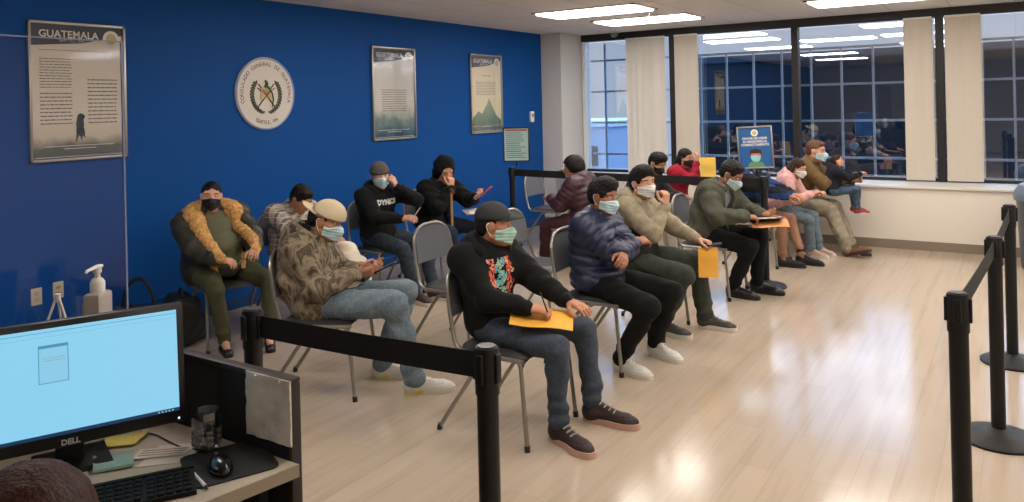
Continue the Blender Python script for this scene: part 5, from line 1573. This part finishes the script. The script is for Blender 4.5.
for a, c in zip(pts, pts[1:]): v.cap(a, c, .062, .062, k=.03, sq=((0, 0, 1), .75))
evs = [BVHTree.FromPolygons([q.co for q in o.data.vertices], [tuple(q.vertices) for q in o.data.polygons]) for o in J['root'].children if o.name.split('.')[0] in ('coat', 'shirt')]
for sx in (-1, 1):
    path = [pts[-1] if sx > 0 else pts[0]]
    for u, lx in ((.12, .150), (.28, .150), (.45, .140), (.62, .128), (.80, .112), (.96, .10)):
        q = N * (1 - u) + J['H'] * u + rt_ * sx * lx
        hs_ = [h[0] for h in (e.ray_cast(q + fw * .6, -fw) for e in evs) if h[0]]
        if hs_: path.append(max(hs_, key=lambda h: h.dot(fw)) + fw * .004)
    rr = [.062, .056, .048, .038, .030, .024, .018]
    for i_, (a, c) in enumerate(zip(path, path[1:])): v.cap(a, c, rr[i_], rr[i_ + 1], k=.02, sq=(tuple(fw), .62))
v.post.append(('d', fuzz(.0032, 120, 7)))
v.build('fur_trim', m_fur, J['top'])
hw = world(X4, Y4, -15, (.03, .42, .70)); t = slab('paper_form', 'folded pale paper in the hands of the woman in the fur-lined hood', 'paper', hw, (.11, .15, .002), (R_(50), R_(0), R_(-45)), m_paper)
b = MB()
for k in range(6): b.bb(-.035, .03, -.05 + k * .018, -.047 + k * .018, .0012, .0016)
b.build('print_text', m_ink, t, False)

# --- hunched person in plaid
X5, Y5 = -4.93, 4.34
J = person('person', 'person in a pale plaid shirt hunched forward behind the camouflage jacket', X5, Y5, -8, s=.93, w=1.05, hip=(0, -.10, .52), lean=(-12, 20), neck=50, tor=.95,
           head=(5, -38, 0), handR=(.12, .40, .66), handL=(-.10, .44, .66), footR=(.12, .30, 0), footL=(-.12, .32, 0), skin='tan', detail=.008,
           bottom=dict(m=m_jeand, det=.010), shoes=dict(m=m_bshoe, sole=m_whsole), hair=dict(m=m_hairk, style='short', vol=.004))
jacket(J, stripes_mat('pale_plaid', [(176, 166, 152), (150, 136, 124), (120, 104, 98), (196, 188, 176)], 'X', 13, True), 'shirt', infl=.020, fold=.007, seed=12, det=.009, collar=(fabric('plaid_collar', (150, 140, 128)), .08))
cw = at_z(350, 268, .66)
t = thing('puffer_jacket', 'cream puffer jacket bundled on the lap behind the camouflage man', 'jacket', (cw.x, cw.y, .56))
v = Vol(.008)
v.ell((-.02, -.02, .10), (.15, .16, .10), k=.05); v.ell((.07, -.06, .02), (.12, .14, .12), k=.05); v.ell((-.12, .06, .16), (.11, .11, .09), k=.04)
v.cap((-.02, -.16, .06), (.16, -.08, -.06), .07, .06, k=.03, disp=lambda t_, x, y, z: .010 * (np.abs(np.sin(t_ * 12)) - .4))
v.post.append(('d', lambda x, y, z: .010 * (np.abs(np.sin((z * .9 + x * .5) * 42)) - .5))); v.post.append(('d', folds(.006, 1.2, 6)))
v.build('jacket_body', mat('cream_nylon', (206, 194, 172), .55, 0, .2, 40, .06), t)

# --- man in grey beanie
X6, Y6 = -4.85, 5.28
J = person('person', 'man in a grey beanie and black hoodie with white letters, hand by his face', X6, Y6, -8, s=.97, w=1.1, hip=(0, -.06, .52), lean=(-16, 6), neck=10,
           head=(-26, -3, 4), handR=(.04, .30, .72), handL=(-.07, .10, .98), handR_dir=(-.3, .9, .1), palmR=(-.6, 0, -.8), handL_dir=(.5, .1, .8), palmL=(.4, -.9, 0), curlL=(50, 60, 40), pole=((.8, -.4, -.8), (-.9, .2, -.6)),
           footR=(.03, .44, 0), footL=(-.16, .46, 0), fyaw=(-4, 4), skin='light', detail=.006, knee_out=(.04, .1),
           bottom=dict(m=m_jeand, det=.009), shoes=dict(m=m_brshoe, sole=m_whsole, laces=m_black), hair=dict(m=m_hairk, style='short', vol=-.002), mask=dict(m=m_mblue),
           hat=dict(m=mat('grey_knit', (84, 76, 70), .9, 0, .4, 140, .15), kind='beanie'))
jacket(J, m_blackf, 'hoodie', infl=.014, fold=.007, seed=14, hood=.046)
decal(J, 'DYNICS', .060, mat('white_lettering', (206, 206, 200), .7), (.0, .035), bold=.004)
hw = world(X6, Y6, -8, (-.01, .42, .76)); slab('paper_form', 'small white paper held by the man in the grey beanie', 'paper', hw, (.10, .15, .002), (R_(55), 0, R_(-60)), m_paper)

# --- person with black hood up
X7, Y7 = -4.90, 6.12
J = person('person', 'person in a black jacket with the hood up leaning on a hand, holding a phone', X7, Y7, -5, s=.98, w=1.08, hip=(0, -.06, .52), lean=(0, 20), neck=30,
           head=(-20, -28, 0), handR=(.05, .24, .90), handL=(-.10, .42, .80), handR_dir=(-.1, .0, 1), palmR=(-.2, -1, 0), curlR=(60, 60, 40), handL_dir=(.2, .9, .3), palmL=(.3, -.3, .8), curlL=(40, 40, 30), pole=((.6, .2, -1), (-.8, .0, -1)),
           footR=(.1, .34, 0), footL=(-.14, .34, 0), skin='light', detail=.006, bottom=dict(m=fabric('navy_cloth', (34, 42, 58)), det=.009), shoes=dict(m=m_bshoe, sole=m_whsole), hair=dict(m=m_hairk, style='short'),
           hat=dict(m=m_blackf, kind='hood'))
jacket(J, m_blackf, 'jacket', infl=.026, fold=.008, seed=15, open_=.045, inner=(camo_mat('grey_print_shirt', [(60, 58, 62), (170, 166, 166), (110, 108, 114)], 30), 'shirt'))
hw = world(X7, Y7, -5, (-.10, .56, .865)); phone('phone in a pink case held out by the person in the black hood', hw, (R_(40), 0, R_(-70)), mat('pink_case', (190, 60, 90), .5))
pc = world(X7, Y7, -5, (-.16, .40, .66)); slab('paper_stack', 'creased white papers on the lap of the person in the black hood', 'paper', pc, (.22, .28, .012), (R_(3), R_(4), R_(-40)), m_paper, bev=.004)
cp = at_z(441, 212, .85); t = thing('walking_cane', 'tan walking cane standing in front of the person in the black hood', 'cane', (-4.56, 5.93, 0))
b = MB(); b.tube([(0, 0, .02), (-.01, .0, .5), (-.015, 0, .88)], .013, n=10); b.build('shaft', mat('tan_wood', (150, 116, 72), .45), t)
b = MB(); b.tube([(-.06, .03, .885), (-.015, 0, .90), (.04, -.03, .875)], .014, n=10); b.build('handle', mat('dark_wood', (96, 66, 40), .45), t)
b = MB(); b.cyl((0, 0, 0), (0, 0, .03), .017); b.build('rubber_tip', m_rub, t)

# --- person in maroon
J = person('person', 'person with curly dark hair in a maroon coat turned away to the left', -3.72, 7.00, 178, s=.93, w=1.1, hip=(0, -.05, .52), lean=(4, 16), neck=26,
           head=(35, -8, 0), handR=(.06, .30, .72), handL=(-.08, .34, .72), footR=(.12, .30, 0), footL=(-.12, .38, 0), skin='tan', detail=.008,
           bottom=dict(m=fabric('maroon_cloth', (62, 36, 40), .3, 60), det=.010, infl=.010), shoes=dict(m=m_bshoe, sole=m_bshoe), hair=dict(m=m_hairk, style='curly', vol=.022, amp=.008))
jacket(J, mat('maroon_nylon', (60, 30, 42), .5, 0, .2, 40, .12), 'coat', infl=.035, puff=.008, fold=.006, seed=18, det=.009, hood=.045, hoodm=mat('maroon_nylon', (0, 0, 0)))

# --- man looking down behind the belt
J = person('person', 'man in a dark shirt and pale trousers looking down at his hands behind the belt', -3.42, 7.90, -5, s=.95, w=1.04, hip=(0, -.05, .52), lean=(6, 22), neck=36,
           head=(-12, -30, 0), handR=(.06, .38, .70), handL=(-.06, .40, .69), footR=(.1, .34, 0), footL=(-.12, .38, 0), skin='tan', detail=.007, curlR=(45, 45, 30), curlL=(45, 45, 30),
           bottom=dict(m=fabric('pale_grey_cloth', (168, 164, 150)), det=.009), shoes=dict(m=m_bshoe, sole=m_bshoe), hair=dict(m=m_hairk, style='top', vol=.006), mask=dict(m=m_mblack))
jacket(J, fabric('charcoal_cloth', (42, 42, 46)), 'jacket', infl=.014, fold=.006, seed=20, det=.009)

# --- woman in red
J = person('person', 'woman with long black hair in a red sweater, hand raised to her masked face', -3.32, 8.62, -5, s=.92, w=1.1, hip=(0, -.04, .52), lean=(6, 18), neck=18,
           head=(-14, -10, 0), handR=(.03, .25, 1.00), handL=(-.06, .33, .92), handR_dir=(-.1, .2, 1), palmR=(-.2, -1, 0), handL_dir=(.2, .9, .3), footR=(.1, .34, 0), footL=(-.12, .38, 0), skin='light', detail=.007,
           curlR=(50, 50, 30), curlL=(40, 40, 30), pole=((.7, -.2, -1), (-.7, .1, -1)),
           bottom=dict(m=fabric('white_denim', (196, 196, 192)), det=.009), shoes=dict(m=m_wshoe, sole=m_whsole), hair=dict(m=m_hairk, style='long', amp=.004), mask=dict(m=m_mblack))
jacket(J, fabric('red_knit', (150, 26, 44), .3, 70, .12), 'sweater', infl=.012, fold=.007, seed=21, det=.008, collar=(fabric('red_collar', (150, 26, 44)), .072))
hw = at_y(708, 168, 8.45); envelope('yellow envelope held up beside the woman in red', hw, .17, .24, (R_(78), R_(0), R_(24)), mat('yellow_envelope', (222, 180, 70), .6), bend=.004)

# --- person in striped jacket
J = person('person', 'person in a blue and black striped jacket with a white collar, bent forward', -2.27, 8.16, 0, s=.95, w=1.05, hip=(0, -.10, .52), lean=(-16, 8), neck=14,
           head=(-8, -35, 0), handR=(.06, .40, .68), handL=(-.08, .42, .68), footR=(.1, .26, 0), footL=(-.10, .40, 0), skin='tan', detail=.007,
           bottom=dict(m=mat('tan_tights', (150, 108, 84), .7), det=.008, infl=-.012, fold=.001, name='leggings'), shoes=dict(m=mat('black_suede', (24, 22, 22), .8), high=.05, sole=m_black), hair=dict(m=m_hairk, style='back', vol=0))
jacket(J, stripes_mat('blue_black_stripes', [(34, 62, 112), (22, 24, 34)], 'Z', 8), 'puffer_jacket', infl=.030, puff=.010, fold=.004, seed=22, det=.008, hem=.06, hood=.045, hoodm=fabric('white_fleece', (200, 194, 186)))

# --- girl in pink
J = person('person', 'girl with long dark hair in a pink hoodie and white mask', -2.20, 8.70, 0, s=.84, w=1.04, hip=(0, .0, .51), lean=(10, 30), neck=34,
           head=(-14, -22, 0), handR=(.05, .37, .68), handL=(-.05, .40, .68), footR=(.0, .33, 0), footL=(-.16, .38, 0), fyaw=(-18, -22), skin='light', detail=.006, curlR=(45, 45, 30), curlL=(45, 45, 30),
           bottom=dict(m=m_jeanl, det=.008), shoes=dict(m=mat('pale_pink_canvas', (188, 158, 146), .7), sole=m_whsole, laces=m_whsole), hair=dict(m=m_hairb, style='long', amp=.004), mask=dict(m=m_mwhite))
jacket(J, fabric('pink_fleece', (206, 160, 156)), 'hoodie', infl=.014, fold=.006, seed=23, det=.007, hood=.04)

# --- father
J = person('person', 'man with short brown hair in a tan jacket holding a small child on his lap', -2.12, 9.20, 0, s=1.05, w=1.08, hip=(0, -.02, .53), lean=(16, 24), neck=24,
           head=(-6, -8, 0), handR=(.02, .56, .80), handL=(-.10, .58, .78), handR_dir=(-.4, .9, 0), palmR=(-.7, -.3, 0), palmL=(.6, -.3, 0), footR=(.32, .58, .0), footL=(.10, .58, .0), fyaw=(-18, -30), toeR=18, toeL=0, skin='light', detail=.007,
           knee_out=(-.02, .0), bottom=dict(m=fabric('khaki_grey_twill', (142, 132, 114), .35, 60), det=.008, infl=.008, fold=.007), shoes=dict(m=mat('tan_leather', (112, 76, 46), .55, 0, .2, 70), sole=mat('dark_sole', (60, 44, 34), .7), high=.04, laces=m_black),
           hair=dict(m=mat('short_brown_hair', (96, 58, 34), .6, 0, .4, 160, .2), style='short', vol=-.004, amp=.002), mask=dict(m=m_mblue))
jacket(J, fabric('tan_brown_cotton', (112, 88, 58)), 'jacket', infl=.018, fold=.007, seed=24, det=.008, collar=(fabric('tan_collar', (96, 74, 50)), .08))

# --- small child
J = person('person', 'small child in a dark top and jeans sitting on the lap of the father', -1.68, 9.13, 22, s=.56, w=1.15, z=0, hip=(0, -.04, .67), lean=(4, 10), neck=10,
           head=(-4, 12, 0), handR=(.06, .24, .86), handL=(-.08, .28, .86), footR=(.08, .20, .47), footL=(-.08, .20, .47), skin='child', detail=.006,
           bottom=dict(m=m_jean, det=.006), shoes=dict(m=mat('red_canvas', (150, 50, 44), .7), sole=m_whsole), hair=dict(m=m_hairb, style='short', vol=-.004, amp=.002))
jacket(J, fabric('dark_navy_knit', (30, 32, 42)), 'top', infl=.012, fold=.004, seed=25, det=.006, hood=.04)

# --- clerk at the desk, seen only by the top of the head
t = thing('office_chair', 'black office chair under the clerk at the desk', 'chair', (-1.10, .49, 0), R_(140 - 90))
b = MB()
for k in range(5):
    a = 2 * PI * k / 5; b.tube([(0, 0, .11), (.27 * math.cos(a), .27 * math.sin(a), .075)], [.022, .014], n=8); b.sphere((.27 * math.cos(a), .27 * math.sin(a), .033), (.02, .032, .032), n=10)
b.build('base', m_black, t)
b = MB(); b.cyl((0, 0, .1), (0, 0, .40), .025); b.build('column', m_black, t)
b = MB(); b.box((0, 0, .425), (.48, .46, .07), None, .03, 4); b.build('seat', m_part, t)
b = MB(); b.box((0, -.27, .74), (.42, .06, .42), Matrix.Rotation(R_(8), 3, 'X'), .028, 4); b.box((0, -.25, .47), (.06, .02, .2)); b.build('backrest', m_part, t)
J = person('person', 'clerk with brown hair at the desk, only the top of the head in the picture', -1.10, .49, 140, s=.98, hip=(0, -.06, .535), lean=(2, 8), neck=16, head=(0, -10, 0),
           handR=(.14, .36, .78), handL=(-.14, .36, .78), detail=.008, skin='light', footR=(.1, .3, 0), footL=(-.1, .3, 0), bottom=dict(m=m_blackt, det=.012), shoes=dict(m=m_bshoe, sole=m_bshoe), hair=dict(m=hair_mat('auburn_hair', (48, 20, 13), 1.7), style='long', vol=.010, amp=.0012))
jacket(J, fabric('dark_red_knit', (70, 30, 30)), 'sweater', infl=.01, det=.01)

# --- bag under the woman's chair
t = thing('backpack', 'black backpack on the floor under the chair of the woman in the fur-lined hood', 'bag', (-5.16, 3.43, 0), R_(-15))
m_bag = mat('black_nylon', (20, 19, 21), .6, 0, .2, 60)
v = Vol(.008); v.box((0, 0, .19), (.15, .11, .18), rnd=.07, k=.03); v.box((.02, .10, .13), (.10, .05, .10), rnd=.04, k=.03); v.post.append(('d', folds(.007, 1.0, 31))); v.build('bag_body', m_bag, t)
b = MB(); b.tube([(-.04, 0, .36), (-.03, 0, .41), (.03, 0, .41), (.04, 0, .36)], .008, n=8, corner=.02); b.build('handle', m_bag, t)
b = MB(); b.tube([(-.10, -.08, .34), (-.20, -.16, .30), (-.19, -.15, .12), (-.10, -.10, .05)], .014, n=8, corner=.06, flat=.4); b.build('strap', m_bag, t)
t = thing('handbag', 'black handbag with a curved strap on the floor left of the seated woman', 'bag', (-5.30, 3.18, 0), R_(20))
v = Vol(.008); v.box((0, 0, .17), (.17, .08, .16), rnd=.06, k=.03); v.post.append(('d', folds(.005, 1.0, 33))); v.build('bag_body', m_bag, t)
b = MB(); b.tube([(-.13, 0, .30), (-.10, 0, .46), (.02, 0, .54), (.12, 0, .44), (.14, 0, .30)], .015, n=8, corner=.09, flat=.5); b.build('strap', m_bag, t)
